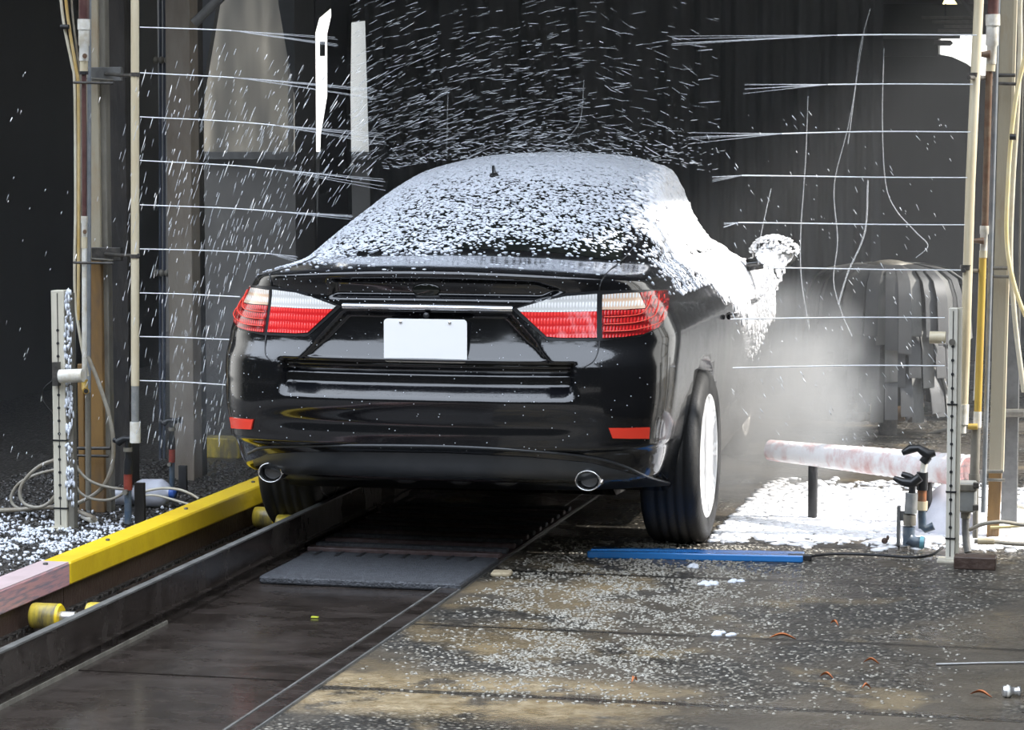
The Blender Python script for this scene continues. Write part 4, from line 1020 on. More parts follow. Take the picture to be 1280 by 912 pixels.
pipe('rear_elbow', [(1152, 655), (1157, 661), (1167, 657)], VY+.05, .016, BLUEFIT, parent=vc)
pipe('rear_collar', [(1152, 637), (1152.5, 626)], VY+.05, .0225, PVC, parent=vc)
pipe('copper_joint', [(1152, 627), (1152.5, 612)], VY+.05, .0185, COPPER, parent=vc)
pipe('rear_coupling', [(1152.5, 612), (1153, 590)], VY+.05, .0225, BLACKPL, parent=vc)
pipe('white_neck', [(1154, 590), (1156, 576)], VY+.05, .0135, WHITE_PL, parent=vc)
pipe('upper_head', [(1128, 566), (1138, 561), (1148, 560), (1160, 568), (1169, 566)], VY+.05, [.011, .018, .015, .022, .012], BLACKPL, parent=vc, n=12)
pipe('upper_nut', [(1154, 578), (1160, 570)], VY+.05, .018, BLACKPL, parent=vc, n=8)
p0 = atZ(1085, 683); 
g = G(); a = atY(1121, 683, p0.y+.02); zt = atY(1121, 632, p0.y+.02).z
g.box((p0.x, p0.y, 0), (a.x+.012, p0.y+.04, .008)); g.box((a.x, p0.y, 0), (a.x+.012, p0.y+.04, zt)); g.box((a.x, p0.y+.01, zt-.055), (a.x+.05, p0.y+.03, zt-.02))
bk = g.build('angle_bracket', GALV2); tag(bk, 'bent grey bracket on the ground left of the right spray valve', 'bracket')
pc_ = atZ(1106, 681, .01); tag(G().ball(pc_+Vector((0, -.01, .018)), (.013, .012, .012), 8, 6).ball(pc_+Vector((.012, -.01, .03)), (.006, .006, .01), 8, 6).build('rusty_bolt', BRICKRUST), 'rusty bolt on the bent bracket', 'bolt')
# white tank behind the slotted post
a = atZ(1185, 672)
tag(G().lathe([(.14, 0), (.145, .02), (.135, .07), (.10, .14), (.05, .185), (.001, .20)], (a.x-.0, a.y+.17, 0), (0, 0, 1), 36).build('white_drum', JUG), 'rounded white plastic drum behind the right slotted post', 'drum')
# foam-covered pink guide bar
pa = atZ(963, 563, .27); pb = atZ(1182, 586, .27)
gb = thing('guide_bar', 'round pink guide bar coated with white foam, right of the car', 'bar', (pb.x, pb.y, 0))
FOAMYPINK = P('pink_under_foam', (0.62, 0.38, 0.36), 0.4, noise=(0.85, 0.83, 0.83), nscale=10, stretch=(1.2, 1, .6), bump=.3, lo=.35, hi=.55)
n_ = 60; ptb = [pa.lerp(pb+(pb-pa)*.12, i/n_) for i in range(n_+1)]
G().tube(ptb, [.042+.014*i/n_ for i in range(n_+1)], 28).build('bar_tube', PINK, gb)
G().tube([p+Vector((0, 0, .002)) for p in ptb], [.0435+.0175*(i/n_)+.004*abs(math.sin(i*1.7))*smooth(i/n_, .2, .6) for i in range(n_+1)], 28).build('foam_coat', FOAMYPINK, gb)['label'] = 'foam coat thickening towards the right'
for u in (.25, .9):
    p = pa.lerp(pb, u); G().tube([(p.x, p.y+.03, 0), (p.x, p.y+.03, p.z)], .02, 12).build('support_leg', BLACK, gb)

# ------------------------------------------------------------------ THINGS ON THE GROUND
a = atZ(735, 694); b = atZ(1003, 700)
pk = thing('blue_plank', 'long blue steel plank lying flat on the wet concrete behind the right rear wheel', 'plank', ((a.x+b.x)/2, a.y+.05, 0))
ang = math.atan2(b.y-a.y, b.x-a.x); R_ = Matrix.Rotation(ang, 3, 'Z'); cc = Vector(((a.x+b.x)/2, a.y+.08, .012))
L_ = (b-a).length/2
G().box((cc.x-L_, cc.y-.085, 0), (cc.x+L_, cc.y+.07, .016), .004, R_, cc).build('plank_face', BLUE, pk)
G().box((cc.x-L_, cc.y-.105, 0), (cc.x+L_, cc.y-.085, .026), .004, R_, cc).build('plank_lip', P('bright_blue', (.03, .22, .60), .25, coat=.5), pk)
G().box((cc.x+L_-.06, cc.y-.06, .0), (cc.x+L_+.03, cc.y-.03, .022), .003, R_, cc).build('plank_end', BLACK, pk)
pipe('cable', [tuple([*p]) for p in [(1000, 697, .66), (1040, 692, .75), (1090, 693, .74), (1140, 696, .70), (1165, 693, .76), (1178, 684, .84)]], .7, .0055, BLACK, 'black cable on the ground from the blue plank to the right post', 'cable', smooth_n=6)
a = atZ(624, 721); tag(G().box((a.x-.035, a.y, 0), (a.x+.038, a.y+.07, .016), .005, Matrix.Rotation(.1, 3, 'Z')).build('stone_chip', STONE), 'small pale beige block at the corner of the dark mat', 'block')
# metal hose nozzle on the ground
a = atZ(1263, 871)
nf = thing('hose_nozzle', 'silver hose nozzle lying at the lower right', 'nozzle', a)
G().lathe([(.014, -.022), (.017, -.018), (.017, .0), (.012, .004), (.011, .018), (.014, .020), (.014, .028), (.001, .029)], (a.x, a.y, .017), (1, .25, 0), 20).build('nozzle_body', SILVER, nf)
G().lathe([(.0172, -.012), (.0185, -.010), (.0185, -.006), (.0172, -.004)], (a.x, a.y, .017), (1, .25, 0), 20).build('grip_ring', WHITE_PL, nf)
a = atZ(1170, 831.5); b = atZ(1300, 829); tag(G().tube([(a.x, a.y, .004), ((a.x+b.x)/2, (a.y+b.y)/2+.006, .004), (b.x, b.y, .004)], .0035, 8).build('metal_rod', SILVER), 'thin silver rod on the concrete at the right edge', 'rod')
# leaves
def leaf(x, y, L, w, ang, lab):
    c = atZ(x, y); g = G(); vs = []; n = 9
    for i in range(n):
        t = i/(n-1); hw = w*math.sin(math.pi*t)**.8*(1-.3*t)
        for s in (-1, 0, 1):
            u = (t-.5)*L; v = s*hw; vs.append((c.x+u*math.cos(ang)-v*math.sin(ang), c.y+u*math.sin(ang)+v*math.cos(ang), .003+.006*abs(s)*math.sin(t*3)+.012*math.sin(t*2.5+.4)**2))
    g.add(vs, [(i*3+s, i*3+s+1, i*3+s+4, i*3+s+3) for i in range(n-1) for s in (0, 1)], True)
    g.add([Vector(v)-Vector((0, 0, .0015)) for v in vs], [(i*3+s+3, i*3+s+4, i*3+s+1, i*3+s) for i in range(n-1) for s in (0, 1)], True)
    tag(g.build('fallen_leaf', LEAF), lab, 'leaf')
leaf(978, 799, .085, .012, .1, 'largest orange leaf, in the middle of the wet concrete')
leaf(1043, 782, .035, .006, -.6, 'small orange leaf furthest from the camera')
leaf(1089, 830, .05, .006, -.1, 'narrow orange leaf right of the leaf on its own in the middle')
leaf(1033, 848, .045, .006, -.3, 'orange leaf below the largest leaf')
leaf(1083, 862, .028, .008, .3, 'tiny brown leaf left of the curled leaf')
leaf(1226, 871, .07, .007, -.4, 'curled orange leaf near the silver nozzle')
leaf(793, 853, .03, .006, 1.2, 'reddish leaf lying on the pebbly patch')
# chewing-gum sized yellow scrap on the plates
a = atZ(393, 772); tag(G().box((a.x-.012, a.y, 0), (a.x+.012, a.y+.01, .004)).build('paper_scrap', P('lime', (.5, .55, .05), .5)), 'tiny yellow-green scrap on the steel plate', 'scrap')

# ------------------------------------------------------------------ BACK OF THE TUNNEL
SHEET = bpy.data.materials.new('translucent_grey_sheet'); SHEET.use_nodes = True
t_ = SHEET.node_tree; b_ = t_.nodes['Principled BSDF']; b_.inputs['Base Color'].default_value = (.48, .47, .44, 1); b_.inputs['Roughness'].default_value = .4
tl_ = t_.nodes.new('ShaderNodeBsdfTranslucent'); mx_ = t_.nodes.new('ShaderNodeMixShader'); n_ = t_.nodes.new('ShaderNodeTexNoise'); n_.inputs['Scale'].default_value = 1.6
co_ = t_.nodes.new('ShaderNodeTexCoord'); mp_ = t_.nodes.new('ShaderNodeMapping'); mp_.inputs['Scale'].default_value = (3, 1, .5)
t_.links.new(co_.outputs['Object'], mp_.inputs[0]); t_.links.new(mp_.outputs[0], n_.inputs['Vector'])
r_ = t_.nodes.new('ShaderNodeValToRGB'); r_.color_ramp.elements[0].color = (.16, .155, .14, 1); r_.color_ramp.elements[1].color = (.66, .64, .60, 1); r_.color_ramp.elements[0].position = .3; r_.color_ramp.elements[1].position = .7
t_.links.new(n_.outputs[0], r_.inputs[0]); t_.links.new(r_.outputs[0], tl_.inputs['Color'])
mx_.inputs[0].default_value = .75; t_.links.new(b_.outputs[0], mx_.inputs[1]); t_.links.new(tl_.outputs[0], mx_.inputs[2]); t_.links.new(mx_.outputs[0], t_.nodes['Material Output'].inputs['Surface'])
PALESHEET = bpy.data.materials.new('pale_translucent_sheet'); PALESHEET.use_nodes = True
t_ = PALESHEET.node_tree; tl_ = t_.nodes.new('ShaderNodeBsdfTranslucent'); tl_.inputs['Color'].default_value = (.78, .80, .82, 1); t_.links.new(tl_.outputs[0], t_.nodes['Material Output'].inputs['Surface'])
DRAPE = P('black_wash_cloth', (0.018, 0.019, 0.021), 0.7, noise=(0.028, 0.030, 0.032), nscale=3, stretch=(3, 1, .3))
DRAPE2 = P('dark_brown_cloth', (0.035, 0.030, 0.024), 0.7, noise=(0.05, 0.042, 0.034), nscale=3, stretch=(3, 1, .3))
def flat(name, px, Y, d, mat, label, cat):
    o = G().prism(ppY(px, Y), (0, d, 0)).build(name, mat); return tag(o, label, cat)
def fl_struct(name, px, Y, d, mat, label):
    o = G().prism(ppY(px, Y), (0, d, 0)).build(name, mat, keep=True); return struct(o, label)
fl_struct('window_1', [(249, -205), (366, -205), (366, 192), (249, 192)], 11.03, .01, SHEET, 'grey translucent sheet closing the left opening')
fl_struct('window_dimmer', [(428, 20), (466, 20), (466, 192), (428, 192)], 11.05, .008, PALESHEET, 'pale translucent sheet added to dim the daylight in the wide slit')  # sheet added to tone down the sky seen through the slit
fl_struct('trim_4', [(247, 190), (464, 190), (464, 199), (247, 199)], 10.93, .07, GALV2, 'sill under the left openings')
fl_struct('trim_5', [(360, -205), (367, -205), (367, 192), (360, 192)], 10.96, .05, GALV, 'pale frame upright beside the grey sheet')
flat('hanging_drape', [(225, -205), (290, -205), (271, 5), (251, 122), (250, 192), (232, 192)], 9.6, .08, DRAPE, 'black drape tapering down left of the grey window sheet', 'drape')
flat('hanging_drape', [(334, -205), (385, -205), (385, 192), (369, 192), (369, 125), (361, 80), (348, 5)], 9.6, .08, DRAPE, 'black drape tapering down right of the grey window sheet', 'drape')
vpost('square_post', 371, 396, -240, (380, 520), .03, DRAPE2, 'brown post between the grey window sheet and the white slit', Y=9.0)
flat('hanging_drape', [(405, -205), (452, -205), (440, -10), (434, 30), (433, 120), (434, 200), (436, 330), (395, 330), (401, 168), (409, 120), (409, 42), (414, 20)], 8.4, .1, DRAPE, 'black drape between the two white slits', 'drape')
flat('roof_member', [(394, 22), (420, 0), (436, 0), (436, -205), (384, -205), (384, 60)], 9.2, .1, DRAPE2, 'brown gusset above the narrow white slit', 'beam')
flat('roof_member', [(430, 28), (462, 24), (462, -205), (430, -205)], 9.3, .1, DRAPE2, 'brown member above the wide white slit', 'beam')
pipe('cable', [(403, 52), (403, 70)], 9.9, .02, GALV2, 'grey hanging clip in the narrow white slit', 'clip')
# big black cloth curtain hung across the bay
def curtain(xa, xb, Y, name, label, mat, folds, amp, lean=0, ybot=560, taper=0):
    A = atY(xa, 300, Y); B = atY(xb, 300, Y); zt = 3.55; zb = atY(700, ybot, Y).z; g = G(); nx, nz = 160, 16; vs = []
    for j in range(nz+1):
        v = j/nz; z = zt+(zb-zt)*v
        for i in range(nx+1):
            u = i/nx; x = A.x+(B.x-A.x)*u + taper*v*(1-u)
            y = Y+amp*(math.sin(u*folds*6.28+math.sin(v*2)*.5)+.5*math.sin(u*folds*2.7*6.28+1))*(.6+.5*v)
            vs.append((x, y, z))
    C1 = nx+1; fs = [(j*C1+i, j*C1+i+1, (j+1)*C1+i+1, (j+1)*C1+i) for j in range(nz) for i in range(nx)]
    g.add(vs, fs, True); g.add([Vector(v)+Vector((0, .02, 0)) for v in vs], [f[::-1] for f in fs], True)
    return tag(g.build(name, mat), label, 'curtain')
CURT = P('slate_cloth', (0.055, 0.060, 0.067), 0.75, noise=(0.070, 0.076, 0.085), nscale=2, stretch=(3, 1, .4))
curtain(451, 860, 6.6, 'cloth_curtain', 'slate black cloth curtain hanging behind the car roof', CURT, 7, .03, taper=.09)
curtain(850, 1100, 6.9, 'cloth_curtain', 'slate black cloth curtain hanging behind the mirror, right of the other curtain', CURT, 6, .035)
# rounded black housing of the side brush, with beams above
g = G(); px = [(1080, 60), (1120, 56), (1150, 60), (1172, 67.5), (1190, 71), (1203, 77), (1215, 86), (1235, 105), (1245, 452), (1080, 448)]
tag(g.prism(ppY(px, 9.4), (0, .5, 0)).build('brush_housing', DRAPE), 'rounded black brush housing below the patch of daylight', 'housing')
flat('brush_housing', [(1085, 49), (1172, 48), (1172, 70), (1085, 70)], 9.2, .1, DRAPE, 'small dark panel left of the patch of daylight', 'panel')
for i, (ya, xa, w) in enumerate(((22, 1152, 'topmost'), (27.5, 1165, 'second'), (33, 1180, 'third'), (38.5, 1172, 'lowest'))):
    pipe('roof_pipe', [(xa, ya), (1225, ya-.3)], 8.6, .010, GALV, f'{w} of the four thin grey pipes above the patch of daylight', 'pipe')
pipe('roof_pipe', [(1160, 46), (1200, 45.5)], 8.7, .014, GALV2, 'short dark pipe end just over the patch of daylight', 'pipe')
pipe('roof_pipe', [(1168, 53.5), (1188, 53.8), (1191, 53.8)], 8.7, [.018, .018, .004], GALV2, 'short pointed pipe inside the patch of daylight', 'pipe')
pipe('brace', [(1195, -12), (1222, 26)], 8.2, .02, DRAPE2, 'diagonal brown brace at the top right', 'brace', n=4)
fl_struct('ceiling_beam', [(1095, 5), (1240, 5), (1240, 42), (1095, 42)], 10.6, .2, P('olive_beam', (.055, .050, .036), .6), 'olive beam across the far right of the tunnel')
lampm = bpy.data.materials.new('lamp_glow'); lampm.use_nodes = True; bb = lampm.node_tree.nodes['Principled BSDF']; bb.inputs['Emission Color'].default_value = (1, .9, .5, 1); bb.inputs['Emission Strength'].default_value = 1.6
tag(G().prism(ppY([(1178, 5), (1196, 5), (1190, -4), (1182, -4)], 8.9), (0, .05, 0)).build('lamp', lampm), 'small yellow lit lamp at the top right', 'lamp')
pipe('lamp_rod', [(1182, 5), (1182, 30)], 8.8, .006, DRAPE, 'thin dark rod below the yellow lamp', 'rod')

# spinning-cloth side brush (built at rest)
BYY = 4.9
bc = atY(1112, 330, BYY); br = thing('side_brush', 'umbrella-shaped grey cloth side brush behind the right spray pipe', 'brush', (bc.x, BYY, 0))
CLOTH = P('pale_wet_cloth', (0.10, 0.10, 0.095), 0.6, noise=(0.26, 0.25, 0.23), nscale=3.5, stretch=(1, 1, .3), lo=.5, hi=.7)
CLOTHD = P('dark_wet_cloth', (0.030, 0.032, 0.034), 0.55, noise=(0.07, 0.07, 0.07), nscale=4, stretch=(1, 1, .3))
zt = bc.z
G().tube([(bc.x, BYY, .0), (bc.x, BYY, zt+.02)], .05, 20).build('shaft', CLAMP, br)
G().lathe([(.12, .01), (.13, .03), (.05, .05), (.001, .055)], (bc.x, BYY, zt-.03), (0, 0, 1), 30).build('hub', GALV, br)
rng = random.Random(3)
for tier, (z0, Rr, Ln, N_) in enumerate(((zt, .42, .42, 40), (zt-.26, .40, .34, 34), (zt-.50, .38, .30, 30))):
    for k in range(N_):
        a = 2*math.pi*k/N_+rng.uniform(-.05, .05); d = Vector((math.cos(a), math.sin(a), 0)); s = Vector((-d.y, d.x, 0)); hw = .030
        R0 = Rr*rng.uniform(.88, 1.05); L0 = Ln*rng.uniform(.8, 1.08)
        prof = [(.06, 0), (R0*.45, .002), (R0*.75, -.02), (R0*.92, -.07), (R0, -.16), (R0*1.04, -L0)]
        vs = []
        for (r1, dz) in prof:
            for q in (-1, 1): vs.append(Vector((bc.x, BYY, z0+dz))+d*r1+s*hw*q*(.5+.6*r1/R0)+Vector((0, 0, rng.uniform(-.004, .004))))
        fs = [(2*i, 2*i+1, 2*i+3, 2*i+2) for i in range(len(prof)-1)]
        g = G().add(vs, fs, True); g.add([v-d*.004-Vector((0, 0, .004)) for v in vs], [f[::-1] for f in fs], True)
        if tier < 3 and k < 40:
            g.build('cloth_strip', CLOTH if (k+tier) % 3 == 0 else CLOTHD, br)
# machinery in the shade behind the guide bar
mc = thing('pump_unit', 'brownish pump with pipes standing in the shade behind the foamy guide bar', 'pump', atY(1115, 530, 5.6))
pipe('pump_barrel', [(1100, 520), (1130, 515)], 5.6, .05, OCHRE, parent=mc, n=18)
pipe('pump_pipe', [(1104, 511), (1155, 506)], 5.6, .012, TAN, parent=mc)
g = G()
for k in range(10): g.ball(atY(1068+rng.uniform(0, 30), 502+rng.uniform(0, 20), 5.6+rng.uniform(-.1, .1)), rng.uniform(.02, .045), 8, 6)
g.build('valve_block', TAN, mc)
g = G()
for k in range(16): g.ball(atY(1080+rng.uniform(0, 75), 530+rng.uniform(-6, 10), 5.7+rng.uniform(-.1, .1)), rng.uniform(.03, .07), 8, 6)
g.build('pump_base', CLAMP, mc)
pipe('lever', [(1158, 543), (1185, 536)], 5.0, .014, GALV, 'grey lever sticking out behind the right slotted post', 'lever')

# ------------------------------------------------------------------ WATER, FOAM, SPRAY
def water_mat(name, col, alpha, em=0.0):
    m = bpy.data.materials.new(name); m.use_nodes = True; b = m.node_tree.nodes['Principled BSDF']
    b.inputs['Base Color'].default_value = (*col, 1); b.inputs['Roughness'].default_value = .25; b.inputs['Alpha'].default_value = alpha
    b.inputs['Subsurface Weight'].default_value = 0
    return m
WJET = water_mat('white_water', (.88, .9, .92), .85); WMIST = water_mat('thin_water', (.85, .87, .9), .35); DROP = water_mat('water_drop', (.90, .92, .95), .9); DROPF = water_mat('faint_drop', (.85, .88, .92), .48)
TRAIL = water_mat('water_trail', (.8, .83, .86), .28)
ORD = ['topmost', 'second', 'third', 'fourth', 'fifth', 'sixth', 'seventh', 'eighth', 'ninth']
def jet(pts, n_solid, lab, fray=True):
    """one thin horizontal water jet that frays into strands at its end"""
    P0 = ppY(pts, YA); t = thing('water_jet', lab, 'jet', P0[0])
    C0 = curve_pts(P0, 10); m = len(C0); k = int(m*n_solid)
    G().tube(C0[:k+1], [.0022+.0006*i/k for i in range(k+1)], 6).build('stream', WJET, t)
    if fray:
        for s in range(5):
            off = [Vector((0, rng.uniform(-.03, .03), rng.uniform(-.035, .02))) for _ in range(1)][0]
            seg = [p+off*((i)/(m-k)) for i, p in enumerate(C0[k:])]
            if len(seg) > 2: G().tube(seg, [.0018*(1-.6*i/len(seg)) for i in range(len(seg))], 5).build('strand', WMIST, t)
for i, (x1, y0, y1, sol) in enumerate(((840, 44, 50, .45), (930, 105.5, 107.5, .60), (860, 165, 171, .62), (890, 222, 219, .85), (905, 281, 278, .93), (960, 337.5, 334.5, .97), (905, 397, 399, .96), (908, 457, 460, .94))):
    xs0 = [1221, 1216, 1213, 1209, 1206, 1201, 1181, 1181][i]
    jet([(xs0, y0), (xs0+(x1-xs0)*.35, y0-.5), (xs0+(x1-xs0)*.7, (y0+y1)/2-.5), (x1, y1)], sol, f'{ORD[i]} of the eight water jets shooting left from the right spray pipe')
for i, (x1, y0, y1, sol) in enumerate(((420, 34, 48, .4), (470, 91, 116, .35), (480, 146, 172, .5), (480, 200.5, 228, .5), (440, 256, 272, .6), (372, 311, 319, .8), (300, 366, 371, .98), (288, 420.5, 424.5, .98), (284, 475.5, 481, .98))):
    jet([(175, y0), (175+(x1-175)*.4, y0+(y1-y0)*.25), (175+(x1-175)*.7, y0+(y1-y0)*.6), (x1, y1)], sol, f'{ORD[i]} of the nine water jets shooting right from the left spray pipe')
# long thin dribbles flung by the brush, right
dr = [[(1105, 60), (1103, 150), (1107, 228), (1120, 262), (1145, 290), (1160, 307), (1145, 322)],
      [(1080, 40), (1062, 150), (1043, 230), (1047, 300), (1042, 350), (1052, 390), (1065, 420)],
      [(1010, 120), (1007, 200), (1001, 290), (1002, 350), (1012, 412)],
      [(1085, 225), (1081, 290), (1060, 340), (1048, 380)],
      [(1088, 10), (1075, 60), (1068, 120), (1060, 180)],
      [(964, 235), (950, 300), (948, 330)], [(560, 115), (559, 155), (558, 190)], [(730, 100), (725, 150), (705, 178)]]
for i, c in enumerate(dr):
    w = ['long bent water trail above the side brush', 'long water trail crossing the jets left of the side brush', 'water trail just right of the door mirror', 'broad water trail left of the side brush', 'faint water trail at the top right of the curtain', 'short water trail above the door mirror', 'upright water trail above the car roof, left of the aerial', 'bent water trail above the car roof, right of the aerial'][i]
    pipe('water_trail', c, 2.6, .0022 if i != 3 else .004, TRAIL, w, 'water', smooth_n=8, n=6)

rs_ = np.random.RandomState(11)
def orient(dx, dz, dy, L, r):
    d = np.array([dx, dy, dz], float); d /= np.linalg.norm(d); a = np.cross(d, [0, 1, .01]); a /= np.linalg.norm(a); b = np.cross(d, a)
    return np.array([d*L, a*r, b*r])
def drops(name, n, region, dirf, Ymin, Ymax, Ls, rs2, mat, label):
    pos = []; ax = []
    while len(pos) < n:
        x, y = rs_.uniform(region[0], region[2]), rs_.uniform(region[1], region[3])
        p = region[4](x, y) if len(region) > 4 else 1
        if rs_.rand() > p: continue
        Y = rs_.uniform(Ymin, Ymax); q = atY(x, y, Y); dx, dz = dirf(x, y)
        k = rs_.rand()**1.6
        pos.append(tuple(q)); ax.append(orient(dx, dz, rs_.uniform(-.3, .3), Ls[0]+(Ls[1]-Ls[0])*k, rs2[0]+(rs2[1]-rs2[0])*rs_.rand()**2))
    return tag(scatter(name, pos, ax, mat, jit=.25), label, 'water drops', kind='stuff')
# left: drops falling steeply, leaning to the lower left
def roof_y(x):
    return np.interp(x, [280, 320, 360, 400, 440, 480, 560, 640, 760, 830, 870, 900, 930], [360, 340, 303, 262, 228, 206, 194, 190, 192, 198, 205, 240, 330])
drops('water_drops', 850, (150, 60, 470, 560, lambda x, y: (1 if y < roof_y(max(x, 285))+6 or x < 283 else 0)*(np.clip((y-40)/120, 0.05, 1))*np.interp(x, [150, 220, 300, 470], [.25, .6, 1, .9])),
      lambda x, y: (-1, -1.0-max(0, 460-x)*.008-max(0, (y-200))*.006+rs_.uniform(-.35, .25)), -.1, 1.2, (.009, .036), (.0009, .0022), DROPF, 'white water drops falling in front of the tan post, left of the car')
drops('water_drops', 1150, (440, 0, 900, 200, lambda x, y: (1 if y < roof_y(x)+4 else 0)*np.interp(y, [0, 60, 130, 200], [.25, .45, 1, 1])*np.interp(x, [440, 700, 780, 900], [1, .9, .5, .12])),
      lambda x, y: (1, (.45-(x-450)/330*.40+rs_.uniform(-.25, .20)) if x < 740 or rs_.rand() < .5 else -.5+rs_.uniform(-.3, .3)), .2, 1.6, (.008, .046), (.0005, .0013), DROPF, 'fine water streaks blown across above the car roof')
drops('water_drops', 260, (880, 140, 1190, 560, lambda x, y: 1 if x > 915 or y < 240 else 0), lambda x, y: (1, -1.7+rs_.uniform(-.6, .6)), -.1, 1.4, (.004, .018), (.0008, .0018), DROP, 'scattered water drops right of the car in front of the curtain')
drops('water_drops', 60, (0, 60, 150, 640), lambda x, y: (-.4, -1.2+rs_.uniform(-.3, .3)), -.2, .9, (.005, .018), (.0008, .0018), DROP, 'sparse water drops at the far left in front of the dark wall')
drops('water_drops', 550, (480, 140, 930, 212, lambda x, y: math.exp((y-roof_y(x))/16) if y < roof_y(x)+6 else 0), lambda x, y: (1, rs_.uniform(-.5, .4)), 1.4, 2.4, (.004, .022), (.0010, .0026), DROPF, 'dense splash skimming the car roof')

# foam on the car: lumps laid on the surface
def wn_(x, y): return math.sin(x*9.1+1.3*math.sin(y*7.7))*.5+math.sin(y*13.3+x*5.1)*.3+math.sin(x*23+y*17)*.2
def car_foam(n, sampler, dens, sizes, name, mat, label, lift=.35):
    pos = []; ax = []
    tries = 0
    while len(pos) < n and tries < n*40:
        tries += 1
        o, d = sampler(); h, nr, i, dd = BVH.ray_cast(Vector(o), Vector(d))
        if h is None: continue
        if nr.dot(Vector(d)) > 0: nr = -nr
        k = dens(h, nr)
        if rs_.rand() > k: continue
        t1 = Vector((1, 0, 0))-nr*nr.x
        if t1.length < .25: t1 = Vector((0, .35, -1))-nr*nr.dot(Vector((0, .35, -1)))
        t1.normalize(); t2 = nr.cross(t1)
        an = rs_.uniform(-.35, .35); u = t1*math.cos(an)+t2*math.sin(an); v = nr.cross(u)
        L, w, hh = sizes(h)
        p = h+nr*hh*lift
        pos.append(RC @ np.array(p)); ax.append(np.array([RC @ np.array(u*L), RC @ np.array(v*w), RC @ np.array(nr*hh)]))
    return tag(scatter(name, pos, ax, mat, jit=.3), label, 'foam', kind='stuff')
def top_s(): return (rs_.uniform(-.78, .86), rs_.uniform(-.05, 2.6), 3.0), (0, 0, -1)
def top_d(h, nr):
    y = h.y; x = h.x
    if h.z < .98: return 0
    b0 = .40+.07*wn_(x*1.3, 0)+.42*max(0, x-.05)
    k = .9*smooth(y, b0, b0+.24)+.1*smooth(y, b0+.2, b0+.5)
    k = max(k, .07*smooth(y, b0-.25, b0+.05), .012)
    edge = h.x/(.70-.12*smooth(y, .5, 1.5))
    # the darker pillar on the right
    k *= 1-.80*math.exp(-((x-(.655-.05*y))/.055)**2)*(1-smooth(y, 1.3, 1.8))
    k *= (.88+.20*wn_(x*1.7+3, y*1.9)) if y < 1.4 else 1.0
    return k
def top_sz(h):
    s = rs_.uniform(.5, 1.25); q = 1+.5*smooth(h.y, 1.2, 2.0)
    return .0082*s*q, .0050*s*q, .0030*s
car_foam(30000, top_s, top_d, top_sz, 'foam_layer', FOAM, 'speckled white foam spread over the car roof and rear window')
def side_s(): return (3.0, rs_.uniform(.45, 4.4), rs_.uniform(.66, 1.5)), (-1, 0, 0)
def side_d(h, nr):
    y, z = h.y, h.z
    lim = float(np.interp(y, [.6, .9, 1.2, 1.5, 1.9, 2.6, 3.6], [1.42, 1.28, 1.15, 1.03, .90, .78, .70]))
    lim += .05*wn_(y*2.3, 5)+.02*wn_(y*8, 1)
    return smooth(z, lim-.07, lim+.05)*(1 if y > .55 else .2)*smooth(nr.x, .25, .5)
def side_sz(h):
    s = rs_.uniform(.4, 1.5); return .014*s, .010*s, .005*s
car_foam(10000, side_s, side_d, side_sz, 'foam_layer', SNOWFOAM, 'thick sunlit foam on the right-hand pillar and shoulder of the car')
# sparse drops beading on the boot and bumper
def rear_s(): return (rs_.uniform(-.8, .8), -2, rs_.uniform(.45, 1.11)), (0, 1, 0)
car_foam(420, rear_s, lambda h, nr: .25+.75*smooth(h.z, .9, 1.1), lambda h: (.0022, .0018, .0012), 'foam_fleck', FOAM, 'tiny white flecks dotted over the boot lid and bumper of the car')
# mirror foam
pos = []; ax = []
mcn = np.array([.885, 3.0, 1.045])
for k in range(380):
    th, ph = rs_.uniform(0, 6.28), rs_.uniform(0, 1.6)
    p = mcn+np.array([.11*math.cos(th)*math.sin(ph), .065*math.sin(th)*math.sin(ph), .078*math.cos(ph)]); pos.append(RC @ p); s = rs_.uniform(.5, 1.4); ax.append(np.diag([.008*s, .007*s, .006*s]))
for k in range(520):
    t = rs_.rand(); p = np.array([.90-.10*t+rs_.uniform(-.04, .05)*(1-.5*t), 2.9+rs_.uniform(-.1, .12), 1.0-.42*t**1.1+rs_.uniform(-.03, .03)]); pos.append(RC @ p); s = rs_.uniform(.4, 1.3)*(1-.5*t); ax.append(np.diag([.006*s, .005*s, .016*s]))
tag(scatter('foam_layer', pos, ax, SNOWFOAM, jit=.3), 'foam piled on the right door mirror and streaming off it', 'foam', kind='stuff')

# foam and pebbles on the ground
def ground_scatter(n, sampler, sz, mat, name, label, cat, zf=.3):
    pos = []; ax = []
    for _ in range(n):
        x, y = sampler(); s = sz(); a = rs_.uniform(0, 3.14); c_, s_ = math.cos(a), math.sin(a)
        pos.append((x, y, s[2]*zf)); ax.append(np.array([[c_*s[0], s_*s[0], 0], [-s_*s[1], c_*s[1], 0], [0, 0, s[2]]]))
    return tag(scatter(name, pos, ax, mat, jit=.3), label, cat, kind='stuff')
def left_s():
    while True:
        x, y = rs_.uniform(-2.3, -1.12), rs_.uniform(-.9, 1.6)
        if rs_.rand() < (.04+.9*math.exp(-((y-.50)/.42)**2))*(.55+.6*wn_(x*3, y*3)): return x, y
PEB = P('black_pebble', (0.022, 0.020, 0.018), 0.3, noise=(0.07, 0.065, 0.06), nscale=30)
ground_scatter(6500, lambda: (rs_.uniform(-2.6, -1.11), rs_.uniform(-1.4, 3.0)), lambda: (rs_.uniform(.006, .014), rs_.uniform(.005, .011), rs_.uniform(.004, .009)), PEB, 'gravel', 'wet black gravel beside the yellow rail', 'gravel')
